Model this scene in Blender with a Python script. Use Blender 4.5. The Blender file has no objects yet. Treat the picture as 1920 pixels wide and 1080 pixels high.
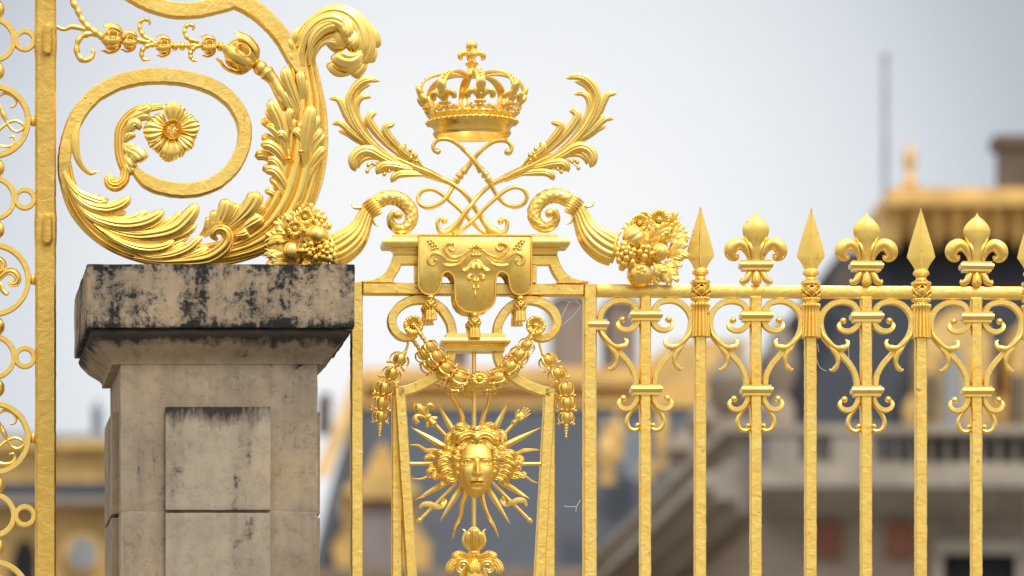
import bpy, bmesh, math, random
from mathutils import Vector, Matrix, noise
scene = bpy.context.scene
COL = scene.collection
rnd = random.Random(7)
pi = math.pi

# ---------------------------------------------------------------- camera
S = 0.0015                       # metres per drawing unit on the railing plane
DP = 14000.0                     # focal length in drawing units
UC, VC = 100.0, 2400.0           # optical axis
CAMZ = 1.6
DM = DP * S                      # distance camera - railing, metres
XC = (UC - 960) * S
cam = bpy.data.cameras.new('camera')
cam.sensor_width = 36
cam.lens = DP / 1920 * 36
cam.shift_x = (960 - UC) / 1920
cam.shift_y = (VC - 540) / 1920
cam.clip_start = 0.5
cam.clip_end = 6000
cam.dof.use_dof = True
cam.dof.focus_distance = DM - 0.03
cam.dof.aperture_fstop = (cam.lens / 1000) / 0.056
cam.dof.aperture_blades = 9
camo = bpy.data.objects.new('camera', cam)
COL.objects.link(camo)
camo.location = (XC, -DM, CAMZ)
camo.rotation_euler = (pi / 2, 0, 0)
scene.camera = camo

# ---------------------------------------------------------------- world
def smooth(x): x = min(1, max(0, x)); return x * x * (3 - 2 * x)
world = bpy.data.worlds.new('World')
scene.world = world
world.use_nodes = True
wn = world.node_tree.nodes; wl = world.node_tree.links
for n in list(wn): wn.remove(n)
out = wn.new('ShaderNodeOutputWorld'); bg = wn.new('ShaderNodeBackground')
sky = wn.new('ShaderNodeTexSky'); sky.sky_type = 'NISHITA'; sky.sun_disc = False
SUN_EL, SUN_AZ = math.radians(52), math.radians(152)   # azimuth clockwise from +Y
sky.sun_elevation = SUN_EL; sky.sun_rotation = SUN_AZ
sky.dust_density = 3.0; sky.air_density = 1.0
tc = wn.new('ShaderNodeTexCoord')
# overcast layer: bright veil, brighter overhead, with soft cloud structure
sep = wn.new('ShaderNodeSeparateXYZ'); wl.new(tc.outputs['Generated'], sep.inputs[0])
nz = wn.new('ShaderNodeTexNoise'); nz.inputs['Scale'].default_value = 3.0; nz.inputs['Detail'].default_value = 4; nz.inputs['Roughness'].default_value = .5
wl.new(tc.outputs['Generated'], nz.inputs['Vector'])
def dirv(u, v): return Vector(((u - UC), DP, (VC - v))).normalized()
d0 = dirv(860, 560)
dist = wn.new('ShaderNodeVectorMath'); dist.operation = 'DISTANCE'
wl.new(tc.outputs['Generated'], dist.inputs[0]); dist.inputs[1].default_value = d0
rmp = wn.new('ShaderNodeValToRGB'); wl.new(dist.outputs['Value'], rmp.inputs[0])
cr_ = rmp.color_ramp; cr_.interpolation = 'B_SPLINE'
cr_.elements[0].position = 0.0; cr_.elements[0].color = (.925,.935,.95,1)
cr_.elements[1].position = 1.0; cr_.elements[1].color = (.78,.785,.79,1)
for p_, c_ in ((0.022, (.925,.932,.945,1)), (0.042, (.85,.868,.89,1)), (0.064, (.66,.70,.755,1)), (0.082, (.43,.465,.51,1)), (0.13, (.44,.475,.52,1)), (0.5, (.66,.68,.70,1))):
    e = cr_.elements.new(p_); e.color = c_
zr = wn.new('ShaderNodeMapRange'); wl.new(sep.outputs['Z'], zr.inputs[0])
zr.inputs[1].default_value = 0.2; zr.inputs[2].default_value = 0.8; zr.inputs[3].default_value = 1.0; zr.inputs[4].default_value = 2.0
zl = wn.new('ShaderNodeMapRange'); wl.new(sep.outputs['Z'], zl.inputs[0])
zl.inputs[1].default_value = -0.05; zl.inputs[2].default_value = 0.02; zl.inputs[3].default_value = 2.5; zl.inputs[4].default_value = 10.0
nm = wn.new('ShaderNodeMapRange'); wl.new(nz.outputs['Fac'], nm.inputs[0])
nm.inputs[1].default_value = 0.3; nm.inputs[2].default_value = 0.7; nm.inputs[3].default_value = 0.93; nm.inputs[4].default_value = 1.07
m1 = wn.new('ShaderNodeMath'); m1.operation = 'MULTIPLY'; wl.new(zr.outputs[0], m1.inputs[0]); wl.new(nm.outputs[0], m1.inputs[1])
m2 = wn.new('ShaderNodeMath'); m2.operation = 'MULTIPLY'; wl.new(m1.outputs[0], m2.inputs[0]); wl.new(zl.outputs[0], m2.inputs[1])
vs = wn.new('ShaderNodeVectorMath'); vs.operation = 'SCALE'; wl.new(rmp.outputs[0], vs.inputs[0]); wl.new(m2.outputs[0], vs.inputs['Scale'])
mx = wn.new('ShaderNodeMix'); mx.data_type = 'RGBA'; mx.inputs['Factor'].default_value = 0.96
wl.new(sky.outputs[0], mx.inputs['A']); wl.new(vs.outputs[0], mx.inputs['B'])
wl.new(mx.outputs['Result'], bg.inputs[0]); bg.inputs[1].default_value = 0.1
wl.new(bg.outputs[0], out.inputs[0])
# ---------------------------------------------------------------- sun behind thin cloud
sl = bpy.data.lights.new('sun', 'SUN'); sl.energy = 1.6; sl.angle = math.radians(14); sl.color = (1, .95, .86)
so = bpy.data.objects.new('sun', sl); COL.objects.link(so)
sd = Vector((math.sin(SUN_AZ) * math.cos(SUN_EL), math.cos(SUN_AZ) * math.cos(SUN_EL), math.sin(SUN_EL)))
so.rotation_euler = sd.to_track_quat('Z', 'Y').to_euler(); so.location = (3, -10, 30)
scene.view_settings.view_transform = 'Standard'; scene.view_settings.look = 'None'
scene.view_settings.exposure = 0.08; scene.view_settings.gamma = 1
scene.render.engine = 'CYCLES'
scene.cycles.use_denoising = True
scene.cycles.max_bounces = 6; scene.cycles.glossy_bounces = 3
scene.cycles.sample_clamp_indirect = 6

# ---------------------------------------------------------------- drawing plane -> world
TH = math.radians(2.6)           # the railing runs slightly away to the right
EX = Vector((math.cos(TH), math.sin(TH), 0)); NV = Vector((math.sin(TH), -math.cos(TH), 0))
X0 = (600 - 960) * S
def P(u, v, w=0.0, base=0.0):
    """point drawn at (u, v) on the plane `base` in front of the railing, then moved out by w-base"""
    k = (u - UC) / DP
    ox = X0 + NV.x * base * S - XC; oy = NV.y * base * S + DM
    s = (k * oy - ox) / (EX.x - k * EX.y)
    y = oy + s * EX.y
    z = CAMZ + (VC - v) / DP * y
    q = Vector((XC + ox + s * EX.x, y - DM, z))
    return q + NV * ((w - base) * S)
def B(u, v, Y):
    """point seen at (u, v) standing Y metres behind the railing"""
    k = Y + DM
    return Vector((XC + (u - UC) / DP * k, Y, CAMZ + (VC - v) / DP * k))

# ---------------------------------------------------------------- curves
def catmull(pts, n=8, closed=False):
    pts = [tuple(map(float, p)) for p in pts]; d = len(pts[0]); N = len(pts); o = []
    segs = N if closed else N - 1
    for i in range(segs):
        if closed: p0, p1, p2, p3 = (pts[(i + j) % N] for j in (-1, 0, 1, 2))
        else:
            p1, p2 = pts[i], pts[i + 1]
            p0 = pts[i - 1] if i else tuple(2 * a - b for a, b in zip(p1, p2))
            p3 = pts[i + 2] if i + 2 < N else tuple(2 * b - a for a, b in zip(p1, p2))
        for j in range(n):
            t = j / n
            o.append(tuple(.5 * (2 * p1[k] + (p2[k] - p0[k]) * t + (2 * p0[k] - 5 * p1[k] + 4 * p2[k] - p3[k]) * t * t + (3 * p1[k] - p0[k] - 3 * p2[k] + p3[k]) * t ** 3) for k in range(d)))
    if not closed: o.append(pts[-1])
    return o
def resample(pts, n):
    """n+1 samples evenly spaced along the smooth curve; second result: source parameter 0..1 at each"""
    m = 12; c = catmull(pts, m); L = [0]
    for a, b in zip(c, c[1:]): L.append(L[-1] + math.dist(a[:3], b[:3]))
    o = []; prm = []; j = 0
    for i in range(n + 1):
        t = L[-1] * i / n
        while j < len(L) - 2 and L[j + 1] < t: j += 1
        f = (t - L[j]) / max(1e-9, L[j + 1] - L[j])
        o.append(Vector([x + (y - x) * f for x, y in zip(c[j], c[j + 1])])); prm.append((j + f) / (len(c) - 1))
    return o, prm
def lerpl(v, t):
    if not isinstance(v, (list, tuple)): return v
    x = t * (len(v) - 1); i = min(int(x), len(v) - 2); f = x - i
    p = v[max(0, i - 1)], v[i], v[i + 1], v[min(len(v) - 1, i + 2)]
    r = .5 * (2 * p[1] + (p[2] - p[0]) * f + (2 * p[0] - 5 * p[1] + 4 * p[2] - p[3]) * f * f + (3 * p[1] - p[0] - 3 * p[2] + p[3]) * f ** 2)
    return max(r, min(p[1], p[2]) * .6)
def Z(u0, v0, s): return lambda *a: [(u0 + a[i] / s, v0 + a[i + 1] / s) for i in range(0, len(a), 2)]
def mir(pts, uc, dv=0, shr=0): return [(2 * uc - p[0],) + ((p[1] + dv + shr * abs(uc - p[0])),) + tuple(p[2:]) for p in pts]

# cross sections (across, out)
RECT = [(-1, -1), (-1, .72), (-.8, 1), (.8, 1), (1, .72), (1, -1)]
def circ(n=12): return [(math.cos(2 * pi * i / n), math.sin(2 * pi * i / n)) for i in range(n)]
TUBE = circ(12); TUBE8 = circ(8); TUBE6 = circ(6)
def fluted(n, depth=.3, res=5):
    o = []; N = n * res
    for i in range(N + 1):
        a = -1 + 2 * i / N; x = -math.cos(pi * i / N)
        ph = (i / res) % 1.0
        g = abs(math.sin(pi * i / res)) ** .6
        o.append((x, (max(0, 1 - x * x)) ** .5 * (1 - depth + depth * g) + .02))
    o += [(.95, -.25), (-.95, -.25)]
    return o

class M:
    def __init__(s): s.v = []; s.f = []
    def add(s, o, fn=None):
        k = len(s.v); s.v += [fn(p) for p in o.v] if fn else o.v
        s.f += [tuple(i + k for i in f) for f in o.f]; return s
    def grid(s, rings, closed=True, cap0=True, cap1=True):
        k = len(s.v); n = len(rings[0])
        for r in rings: s.v += [tuple(p) for p in r]
        for i in range(len(rings) - 1):
            for j in range(n if closed else n - 1):
                a = k + i * n + j; b = k + i * n + (j + 1) % n
                s.f.append((a, b, b + n, a + n))
        for flag, base in ((cap0, k), (cap1, k + (len(rings) - 1) * n)):
            if flag:
                c = [sum(s.v[base + j][q] for j in range(n)) / n for q in range(3)]
                s.v.append(tuple(c)); m = len(s.v) - 1
                for j in range(n if closed else n - 1): s.f.append((base + j, base + (j + 1) % n, m))
        return s
    def sweep(s, pts, hw, ht=None, sec=RECT, n=None, N=None, round0=0, round1=0, wob=0, twist=0, mod=None):
        pts = [p if len(p) > 2 else (p[0], p[1], 0) for p in pts]
        if n is None: n = max(6, len(pts) * 5)
        c, prm = resample(pts, n); rings = []
        for i, p in enumerate(c):
            t = prm[i]; T = (c[min(n, i + 1)] - c[max(0, i - 1)]).normalized()
            if N is None:
                Nn = Vector((-T.y, T.x, 0)); Nn = Nn.normalized() if Nn.length > 1e-6 else Vector((1, 0, 0))
            else: Nn = Vector(N).normalized()
            Bb = T.cross(Nn)
            if N is None and Bb.z < 0: Bb = -Bb
            Bb.normalize()
            a = lerpl(hw, t); b = lerpl(ht, t) if ht is not None else a
            q = i / n; e = 1
            if round0 and q < round0: e = math.sqrt(max(.004, 1 - ((round0 - q) / round0) ** 2))
            if round1 and q > 1 - round1: e = math.sqrt(max(.004, 1 - ((q - 1 + round1) / round1) ** 2))
            a *= e; b *= e
            if wob:
                a += wob * noise.noise(Vector((p.x * .11, p.y * .11, 3))); p = p + Nn * (wob * noise.noise(Vector((p.x * .07, p.y * .07, 9))))
            ring = []
            for j, (x, y) in enumerate(sec):
                k = mod(q, j / len(sec), i) if mod else 1
                ring.append(p + Nn * (x * a * k) + Bb * (y * b * k))
            rings.append(ring)
        return s.grid(rings)
    def lobe(s, pts, hw, w0=0, w1=6, h=.8, groove=.3, tip='round', b0=.35, curl=0, th=2.0, n=None, hump=2.0):
        """one lobe of an acanthus leaf: a folded blade rising towards its tip"""
        if n is None: n = max(10, len(pts) * 4)
        c, prm = resample([(p[0], p[1], 0) for p in pts], n); A = [-1, -.9, -.76, -.62, -.5, -.36, -.2, -.08, 0, .08, .2, .36, .5, .62, .76, .9, 1]; rings = []
        for i, p in enumerate(c):
            q = i / n; T = (c[min(n, i + 1)] - c[max(0, i - 1)]).normalized(); Nn = Vector((-T.y, T.x, 0))
            wd = b0 + (1 - b0) * smooth(q / .74)
            if tip == 'round' and q > .84: wd *= math.sqrt(max(.002, 1 - ((q - .84) / .16) ** 2.2))
            if tip == 'point' and q > .5: wd *= max(.03, 1 - ((q - .5) / .5) ** 1.6)
            a = hw * wd
            lift = w0 + (w1 - w0) * q ** 1.3 + hump * math.sin(pi * min(1, q * 1.0)) - curl * max(0, (q - .78) / .22) ** 2
            ring = []
            for x in A:
                z = h * a * (1 - x * x) ** .6 - groove * h * a * (1.15 * math.exp(-(x / .15) ** 2) + .8 * math.exp(-((abs(x) - .6) / .11) ** 2)) * (1 - .5 * q)
                ring.append((p.x + Nn.x * x * a, p.y + Nn.y * x * a, lift + z))
            ring.append((p.x + Nn.x * a * .8, p.y + Nn.y * a * .8, lift - th))
            ring.append((p.x - Nn.x * a * .8, p.y - Nn.y * a * .8, lift - th))
            rings.append(ring)
        return s.grid(rings)
    def lathe(s, u, w, prof, n=20, flutes=0, fd=.12, hs=1.0, tilt=None):
        """prof: (v, r[, fluted]) ; tilt: (u, v, w) end direction map for leaning pieces"""
        rings = []
        for q in prof:
            v, r = q[0], q[1]; fl = q[2] if len(q) > 2 else 0; ring = []
            for j in range(n):
                a = 2 * pi * j / n; rr = r * (1 - fd * fl * (.5 + .5 * math.cos(a * flutes)) ** 3) if flutes else r
                ring.append((u + rr * math.sin(a), v, w + rr * math.cos(a) * hs))
            rings.append(ring)
        return s.grid(rings)
    def rectlathe(s, u, w, prof, bev=0):
        """prof: (v, half width, half depth)"""
        rings = []
        for v, a, b in prof: rings.append([(u - a, v, w + b), (u + a, v, w + b), (u + a, v, w - b), (u - a, v, w - b)])
        return s.grid(rings)
    def ball(s, u, v, w, r, ru=1, rv=1, rw=1, n=14, m=9, fn=None):
        rings = []
        for i in range(1, m):
            f = pi * i / m; ring = []
            for j in range(n):
                a = 2 * pi * j / n; k = fn(f, a) if fn else 1
                ring.append((u + r * ru * math.sin(f) * math.sin(a) * k, v - r * rv * math.cos(f) * k, w + r * rw * math.sin(f) * math.cos(a) * k))
            rings.append(ring)
        k = len(s.v); s.grid(rings, True, False, False)
        s.v.append((u, v - r * rv, w)); s.v.append((u, v + r * rv, w)); t = len(s.v) - 2; last = k + (m - 2) * n
        for j in range(n): s.f.append((k + j, k + (j + 1) % n, t)); s.f.append((last + j, last + (j + 1) % n, t + 1))
        return s
    def plate(s, poly, w0, w1, bev=1.2):
        """flat cut plate with a bevelled front edge"""
        n = len(poly); area = sum(poly[i][0] * poly[(i + 1) % n][1] - poly[(i + 1) % n][0] * poly[i][1] for i in range(n))
        sg = 1 if area > 0 else -1; ins = []
        for i in range(n):
            a, b, c = Vector(poly[i - 1][:2]), Vector(poly[i][:2]), Vector(poly[(i + 1) % n][:2])
            d1 = (b - a).normalized(); d2 = (c - b).normalized(); n1 = Vector((-d1.y, d1.x)) * sg; n2 = Vector((-d2.y, d2.x)) * sg
            m = n1 + n2; m = m.normalized() if m.length > .1 else n1
            ins.append(b + m * (bev / max(.5, m.dot(n1))))
        k = len(s.v)
        s.v += [(p[0], p[1], w0) for p in poly] + [(p[0], p[1], w1 - bev) for p in poly] + [(p.x, p.y, w1) for p in ins]
        for i in range(n):
            j = (i + 1) % n
            s.f.append((k + i, k + j, k + n + j, k + n + i)); s.f.append((k + n + i, k + n + j, k + 2 * n + j, k + 2 * n + i))
        s.f.append(tuple(k + i for i in range(n))); s.f.append(tuple(k + 2 * n + i for i in range(n)))
        return s
    def box(s, u0, u1, v0, v1, w0, w1, b=1.2):
        return s.plate([(u0, v0), (u1, v0), (u1, v1), (u0, v1)], w0, w1, b)

# ---------------------------------------------------------------- scene graph
def put(o, label=None, cat=None, group=None, kind=None):
    if label: o['label'] = label
    if cat: o['category'] = cat
    if group: o['group'] = group
    if kind: o['kind'] = kind
    return o
def thing(name, label, cat, at, group=None, base=0.0):
    o = bpy.data.objects.new(name, None); COL.objects.link(o); o.empty_display_size = .05
    o.location = P(at[0], at[1], at[2] if len(at) > 2 else base, base) if not isinstance(at, Vector) else at
    put(o, label, cat, group); return o
ROOT = {}
def rootof(o):
    while o.parent: o = o.parent
    return o
def finish(name, co, faces, mat, parent, sharp=40):
    me = bpy.data.meshes.new(name)
    o = bpy.data.objects.new(name, me); COL.objects.link(o)
    off = Vector((0, 0, 0))
    if parent is not None: o.parent = parent; off = rootof(parent).location
    else: off = sum(co, Vector()) / len(co); off.z = min(c.z for c in co); o.location = off
    me.from_pydata([c - off for c in co], [], faces)
    bm = bmesh.new(); bm.from_mesh(me); bmesh.ops.recalc_face_normals(bm, faces=bm.faces); bm.to_mesh(me); bm.free()
    if sharp is None: me.shade_flat()
    else:
        me.shade_smooth(); me.set_sharp_from_angle(angle=math.radians(sharp))
    me.materials.append(mat)
    return o
def part(name, m, mat, parent, base=0.0, sharp=40, ex=None):
    if ex is not None: return finish(name, [P(p[0], p[1], p[2], ex) for p in m.v], m.f, mat, parent, sharp)
    return finish(name, [P(p[0], p[1], p[2] + base, base) for p in m.v], m.f, mat, parent, sharp)
def wpart(name, m, mat, parent, sharp=35):
    """mesh whose coordinates are already metres in the world"""
    return finish(name, [Vector(p) for p in m.v], m.f, mat, parent, sharp)
def kids(o): return [c for c in bpy.data.objects if c.parent == o]
def copy_tree(o, parent=None, move=None):
    c = o.copy(); COL.objects.link(c)
    if parent is not None: c.parent = parent
    if move is not None: c.location = o.location + move
    for ch in kids(o):
        if ch != c: copy_tree(ch, c)
    return c

# ---------------------------------------------------------------- materials
def newmat(name):
    m = bpy.data.materials.new(name); m.use_nodes = True; nt = m.node_tree
    return m, nt, nt.nodes['Principled BSDF']
def nd(nt, t, **k):
    n = nt.nodes.new(t)
    for a, b in k.items():
        if a in n.inputs: n.inputs[a].default_value = b
        else: setattr(n, a, b)
    return n
def coords(nt, scale=(1, 1, 1)):
    t = nt.nodes.new('ShaderNodeNewGeometry'); mp = nt.nodes.new('ShaderNodeMapping'); mp.inputs['Scale'].default_value = scale
    nt.links.new(t.outputs['Position'], mp.inputs[0]); return mp.outputs[0]
def ramp(nt, src, stops):
    r = nt.nodes.new('ShaderNodeValToRGB'); nt.links.new(src, r.inputs[0]); e = r.color_ramp.elements
    while len(e) < len(stops): e.new(.5)
    for q, (p, c) in zip(e, stops): q.position = p; q.color = c if len(c) == 4 else (*c, 1)
    return r.outputs[0]
def mixc(nt, f, a, b, mode='MIX'):
    m = nt.nodes.new('ShaderNodeMix'); m.data_type = 'RGBA'; m.blend_type = mode
    for s_, q in (('Factor', f), ('A', a), ('B', b)):
        if hasattr(q, 'is_output'): nt.links.new(q, m.inputs[s_])
        else: m.inputs[s_].default_value = q if s_ == 'Factor' else (*q, 1)
    return m.outputs['Result']
def bumpn(nt, bs, src, strength, dist, prev=None):
    b = nt.nodes.new('ShaderNodeBump'); b.inputs['Strength'].default_value = strength; b.inputs['Distance'].default_value = dist
    nt.links.new(src, b.inputs['Height'])
    if prev: nt.links.new(prev, b.inputs['Normal'])
    nt.links.new(b.outputs[0], bs.inputs['Normal']); return b.outputs[0]
GA, GB = (.98, .635, .14), (1.0, .72, .21)
def gold(name, hammer=0.0, rough=.42, a=GA, b=GB, spots=.0, stretch=(1, 1, 1)):
    m, nt, bs = newmat(name); bs.inputs['Metallic'].default_value = 1.0
    c = coords(nt)
    n1 = nd(nt, 'ShaderNodeTexNoise', Scale=18.0, Detail=5.0, Roughness=.6); nt.links.new(c, n1.inputs[0])
    base = ramp(nt, n1.outputs[0], [(.35, a), (.65, b)])
    n3 = nd(nt, 'ShaderNodeTexNoise', Scale=55.0, Detail=6.0, Roughness=.7); nt.links.new(c, n3.inputs[0])
    if spots:
        sp = ramp(nt, n3.outputs[0], [(.66 - spots * .05, (0, 0, 0)), (.74, (1, 1, 1))])
        base = mixc(nt, sp, base, (.30, .12, .03))
    nt.links.new(base, bs.inputs['Base Color'])
    n2 = nd(nt, 'ShaderNodeTexNoise', Scale=90.0, Detail=3.0); nt.links.new(c, n2.inputs[0])
    rr = nd(nt, 'ShaderNodeMapRange'); nt.links.new(n2.outputs[0], rr.inputs[0])
    rr.inputs[1].default_value = .3; rr.inputs[2].default_value = .7; rr.inputs[3].default_value = rough - .06; rr.inputs[4].default_value = rough + .08
    nt.links.new(rr.outputs[0], bs.inputs['Roughness'])
    prev = bumpn(nt, bs, n2.outputs[0], .35, .0006)
    if hammer:
        ch = coords(nt, stretch)
        v1 = nd(nt, 'ShaderNodeTexNoise', Scale=42.0, Detail=2.5, Roughness=.55, Distortion=.6); nt.links.new(ch, v1.inputs[0])
        prev = bumpn(nt, bs, v1.outputs[0], hammer, .006, prev)
        v2 = nd(nt, 'ShaderNodeTexNoise', Scale=120.0, Detail=3.0, Roughness=.5, Distortion=1.2); nt.links.new(ch, v2.inputs[0])
        st = ramp(nt, v2.outputs[0], [(.30, (0, 0, 0)), (.42, (1, 1, 1))])
        bumpn(nt, bs, st, hammer * .45, .0015, prev)
    return m
G_BAR = gold('hammered gilding on flat iron bars', .28, .40, spots=1.0, stretch=(.75, .9, .95))
G_POST = gold('hammered gilding on the broad post', .34, .42, a=(.72, .45, .10), b=(.79, .53, .135), spots=.5, stretch=(.6, .6, .8))
G_ORN = gold('burnished gilding on cast ornament', 0, .32, spots=.5)
G_FACE = gold('soft gilding on the mask', 0, .5, spots=.3)
G_SCR = gold('gilding on forged scrolls', .12, .36, spots=.6)
def yof(u):
    k = (u - UC) / DP; s = (k * DM - (X0 - XC)) / (EX.x - k * EX.y); return DM + s * EX.y
def lev(ur, v, u): return VC - (VC - v) * yof(ur) / yof(u)
def clone(o, move, label=None):
    c = copy_tree(o, o.parent)
    if o.name.startswith(('spear', 'lily')):      # hand-set finials never stand quite straight
        m0 = sum((Vector(v.co) for v in o.data.vertices), Vector()) / len(o.data.vertices); m0.z = min(v.co.z for v in o.data.vertices)
        R = Matrix.Rotation(math.radians(rnd.uniform(-.9, .9)), 3, NV) @ Matrix.Rotation(math.radians(rnd.uniform(-5, 5)), 3, 'Z')
        c.rotation_euler = R.to_euler(); move = move + m0 - R @ m0
    c.location = o.location + move; return c
def hbar(u0, u1, v0, v1, hd, ur=None, n=None, wob=.3, w=0):
    """horizontal flat bar, level in the world"""
    ur = u0 if ur is None else ur; n = n or int(abs(u1 - u0) / 9) + 2; m = M()
    vm, hh = (v0 + v1) / 2, (v1 - v0) / 2
    pts = [(u0 + (u1 - u0) * i / 6, lev(ur, vm, u0 + (u1 - u0) * i / 6), w) for i in range(7)]
    return m.sweep(pts, hh, hd, RECT, n=n, wob=wob)
def vbar(u, v0, v1, hw, hd, wob=.5, w=0, n=None, u1=None):
    m = M(); u1 = u if u1 is None else u1
    return m.sweep([(u + (u1 - u) * i / 6, v0 + (v1 - v0) * i / 6, w) for i in range(7)], hw, hd, RECT, n=n or int((v1 - v0) / 6), wob=wob)

# ================================================================ RIGHT RAILING
rail = thing('gilded_railing', 'long gilded railing of flat bars topped by spearheads and lilies, right of the sun-mask panel', 'railing', (1120, 1120))
part('top_rail', hbar(1119, 2060, 533.5, 557, 7), G_BAR, rail)
STEP = EX * ((P(1727, 550) - P(1313, 550)).xy.length / 2)
BOT = 1130
# --- bars
fb = part('bar', vbar(1209.5, 557.5, BOT, 10.3, 11), G_BAR, rail)
sb = part('bar', vbar(1312.5, 632, BOT, 10.6, 11), G_BAR, rail)
for k in range(1, 4): clone(fb, STEP * k)
for k in range(1, 4): clone(sb, STEP * k)
# --- spear finial
z = Z(980, 340, 4.5)
def spear(uc, vt):
    """spearhead: ridged diamond blade"""
    m = M(); rings = []
    prof = [(388, .6), (396, 2.6), (430, 13), (460, 22), (478, 26.2), (480.5, 26.2), (487, 21.5), (496, 15.5), (506, 11)]
    for v, a in prof:
        rw = 3.2 if v < 480 else 3.2 + (v - 480) * .12
        d = min(3.2, a * .3) + .6; e = max(.5, a * .13)
        rings.append([(uc - a, v, 0), (uc - e - .4, v, d), (uc - e * .4, v, d + 1.6), (uc + e * .4, v, d + 1.6), (uc + e + .4, v, d), (uc + a, v, 0), (uc + e, v, -d), (uc - e, v, -d)])
    return m.grid(rings)
def lattice(uc, vc, r, rh, n=9):
    m = M()
    m.ball(uc, vc, 0, r * .86, 1, rh / r, 1, 18, 10)
    for sgn in (1, -1):
        for i in range(n):
            a0 = 2 * pi * i / n; pts = []
            for j in range(9):
                t = j / 8; f = pi * (.16 + .68 * t); a = a0 + sgn * t * 1.7
                pts.append((uc + r * math.sin(f) ** .7 * math.sin(a), vc - rh * math.cos(f), r * math.sin(f) ** .7 * math.cos(a)))
            m.sweep(pts, 1.5, 1.5, TUBE6, n=12)
    return m
def tassel(uc, v0, v1, r0, r1, n=15, scal=True):
    m = M(); H = v1 - v0
    prof = [(v0, r0 * .8, 0), (v0 + 2, r0, 0), (v0 + H * .1, r0 * 1.08, .5)] + [(v0 + H * (.14 + .86 * t), r0 + (r1 - r0) * t ** .7, 1) for t in (0, .2, .4, .6, .8, .97, 1)] + [(v1 - 1, r1 * .7, 0)]
    m.lathe(uc, 0, prof, n * 10, n, .2)
    if scal:
        for i in range(n):
            a = 2 * pi * (i + .5) / n
            m.ball(uc + r0 * 1.0 * math.sin(a), v0 + H * .07, r0 * 1.0 * math.cos(a), r0 * .16, 1, 1.7, .9, 8, 6)
    return m
sp = part('spear_finial', spear(1313, 388), G_ORN, rail, sharp=25)
part('neck', M().lathe(1313, 0, [(503, 10.5), (505, 12.5), (508, 15), (512, 15.5), (514, 14), (516, 10.5), (519, 9.5), (523, 10.5), (525, 14), (527, 18.6), (531, 19), (533, 17), (534.5, 12)], 28), G_ORN, sp, sharp=30)
part('lattice_knot', lattice(1313.5, 545, 20.5, 13.5, 8), G_ORN, sp)
bm_ = M().lathe(1313, 0, [(556, 12), (558, 16), (563, 16.5), (565, 13), (571, 13.5)], 26)
for i in range(16): bm_.ball(1313 + 16 * math.sin(i * pi / 8), 560.5, 16 * math.cos(i * pi / 8), 2.6, 1, 1.3, 1, 8, 6)
part('beaded_ring', bm_, G_ORN, sp)
part('tassel', tassel(1313, 568, 632, 16.5, 21.5, 17), G_ORN, sp)
for k in range(1, 4): clone(sp, STEP * k)
# --- box collar with torus front
def collar(uc, v0, v1, hu, hd, hooks=True):
    H = v1 - v0; m = M(); a = 3.2
    pr = [(v0, hu - a, hd - a), (v0 + H * .16, hu - a, hd - a), (v0 + H * .2, hu - a + .3, hd - a + .6), (v0 + H * .22, hu - 1, hd - .6)]
    for i in range(1, 8):
        t = i / 8; pr.append((v0 + H * (.22 + .5 * t), hu - 1 + math.sin(pi * t), hd - .6 + 2.4 * math.sin(pi * t)))
    pr += [(v0 + H * .72, hu - 1, hd - .6), (v0 + H * .76, hu - a - 1, hd - a), (v0 + H * .98, hu - a - 1.5, hd - a), (v0 + H, hu - a - 2, hd - a - .5)]
    return m.rectlathe(uc, 0, pr)
# --- lily finial
def lily(uc, v0, v1, hw, mat, parent, name='lily_finial', sub=True):
    """fleur-de-lis between v0 (tip) and v1 (foot)"""
    s = (v1 - v0) / 139.0
    T = lambda x, y, w=0: (uc + x * s, v0 + y * s, w * s)
    m = M()
    # centre petal, tear shaped with a fine ridge
    pts = [T(0, 92), T(0, 80), T(0, 66), T(0, 50), T(0, 34), T(0, 20), T(0, 8), T(0, 0)]
    sec = [(math.cos(2 * pi * i / 24), math.sin(2 * pi * i / 24)) for i in range(24)]
    sec = [(x * (1.0), y * (.95 if abs(x) > .08 else 1.06)) for x, y in sec]
    m.sweep(pts, [x * s for x in (10, 10, 13.5, 21.5, 25.5, 19, 5.5, .6)], [x * s for x in (7, 8, 9, 11, 12, 10, 4, .6)], sec, n=34)
    for sg in (-1, 1):
        m.sweep([T(4 * sg, 92, 5), T(9 * sg, 70, 8), T(14 * sg, 58, 6)], [3 * s, 3.2 * s, 1.5 * s], [2 * s, 2.5 * s, 1 * s], TUBE8, n=12)
    o = part(name, m, mat, parent)
    for sg in (-1, 1):
        m = M()
        pp = [T(11 * sg, 92), T(14 * sg, 78), T(22 * sg, 65), T(34 * sg, 60), T(45 * sg, 67), T(46 * sg, 79), T(38 * sg, 85), T(31 * sg, 80)]
        m.sweep(pp, [x * s for x in (4.5, 7, 10, 12, 13.2, 12, 8, 3)], [x * s for x in (5, 7, 10, 13, 14, 12, 8, 3)], circ(16), n=40, round0=.03, round1=.08)
        part('side_petal', m, mat, o if sub else parent)
    return o, T, s
ly, T_, s_ = lily(1417, 397, 536, 27, G_ORN, rail)
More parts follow.
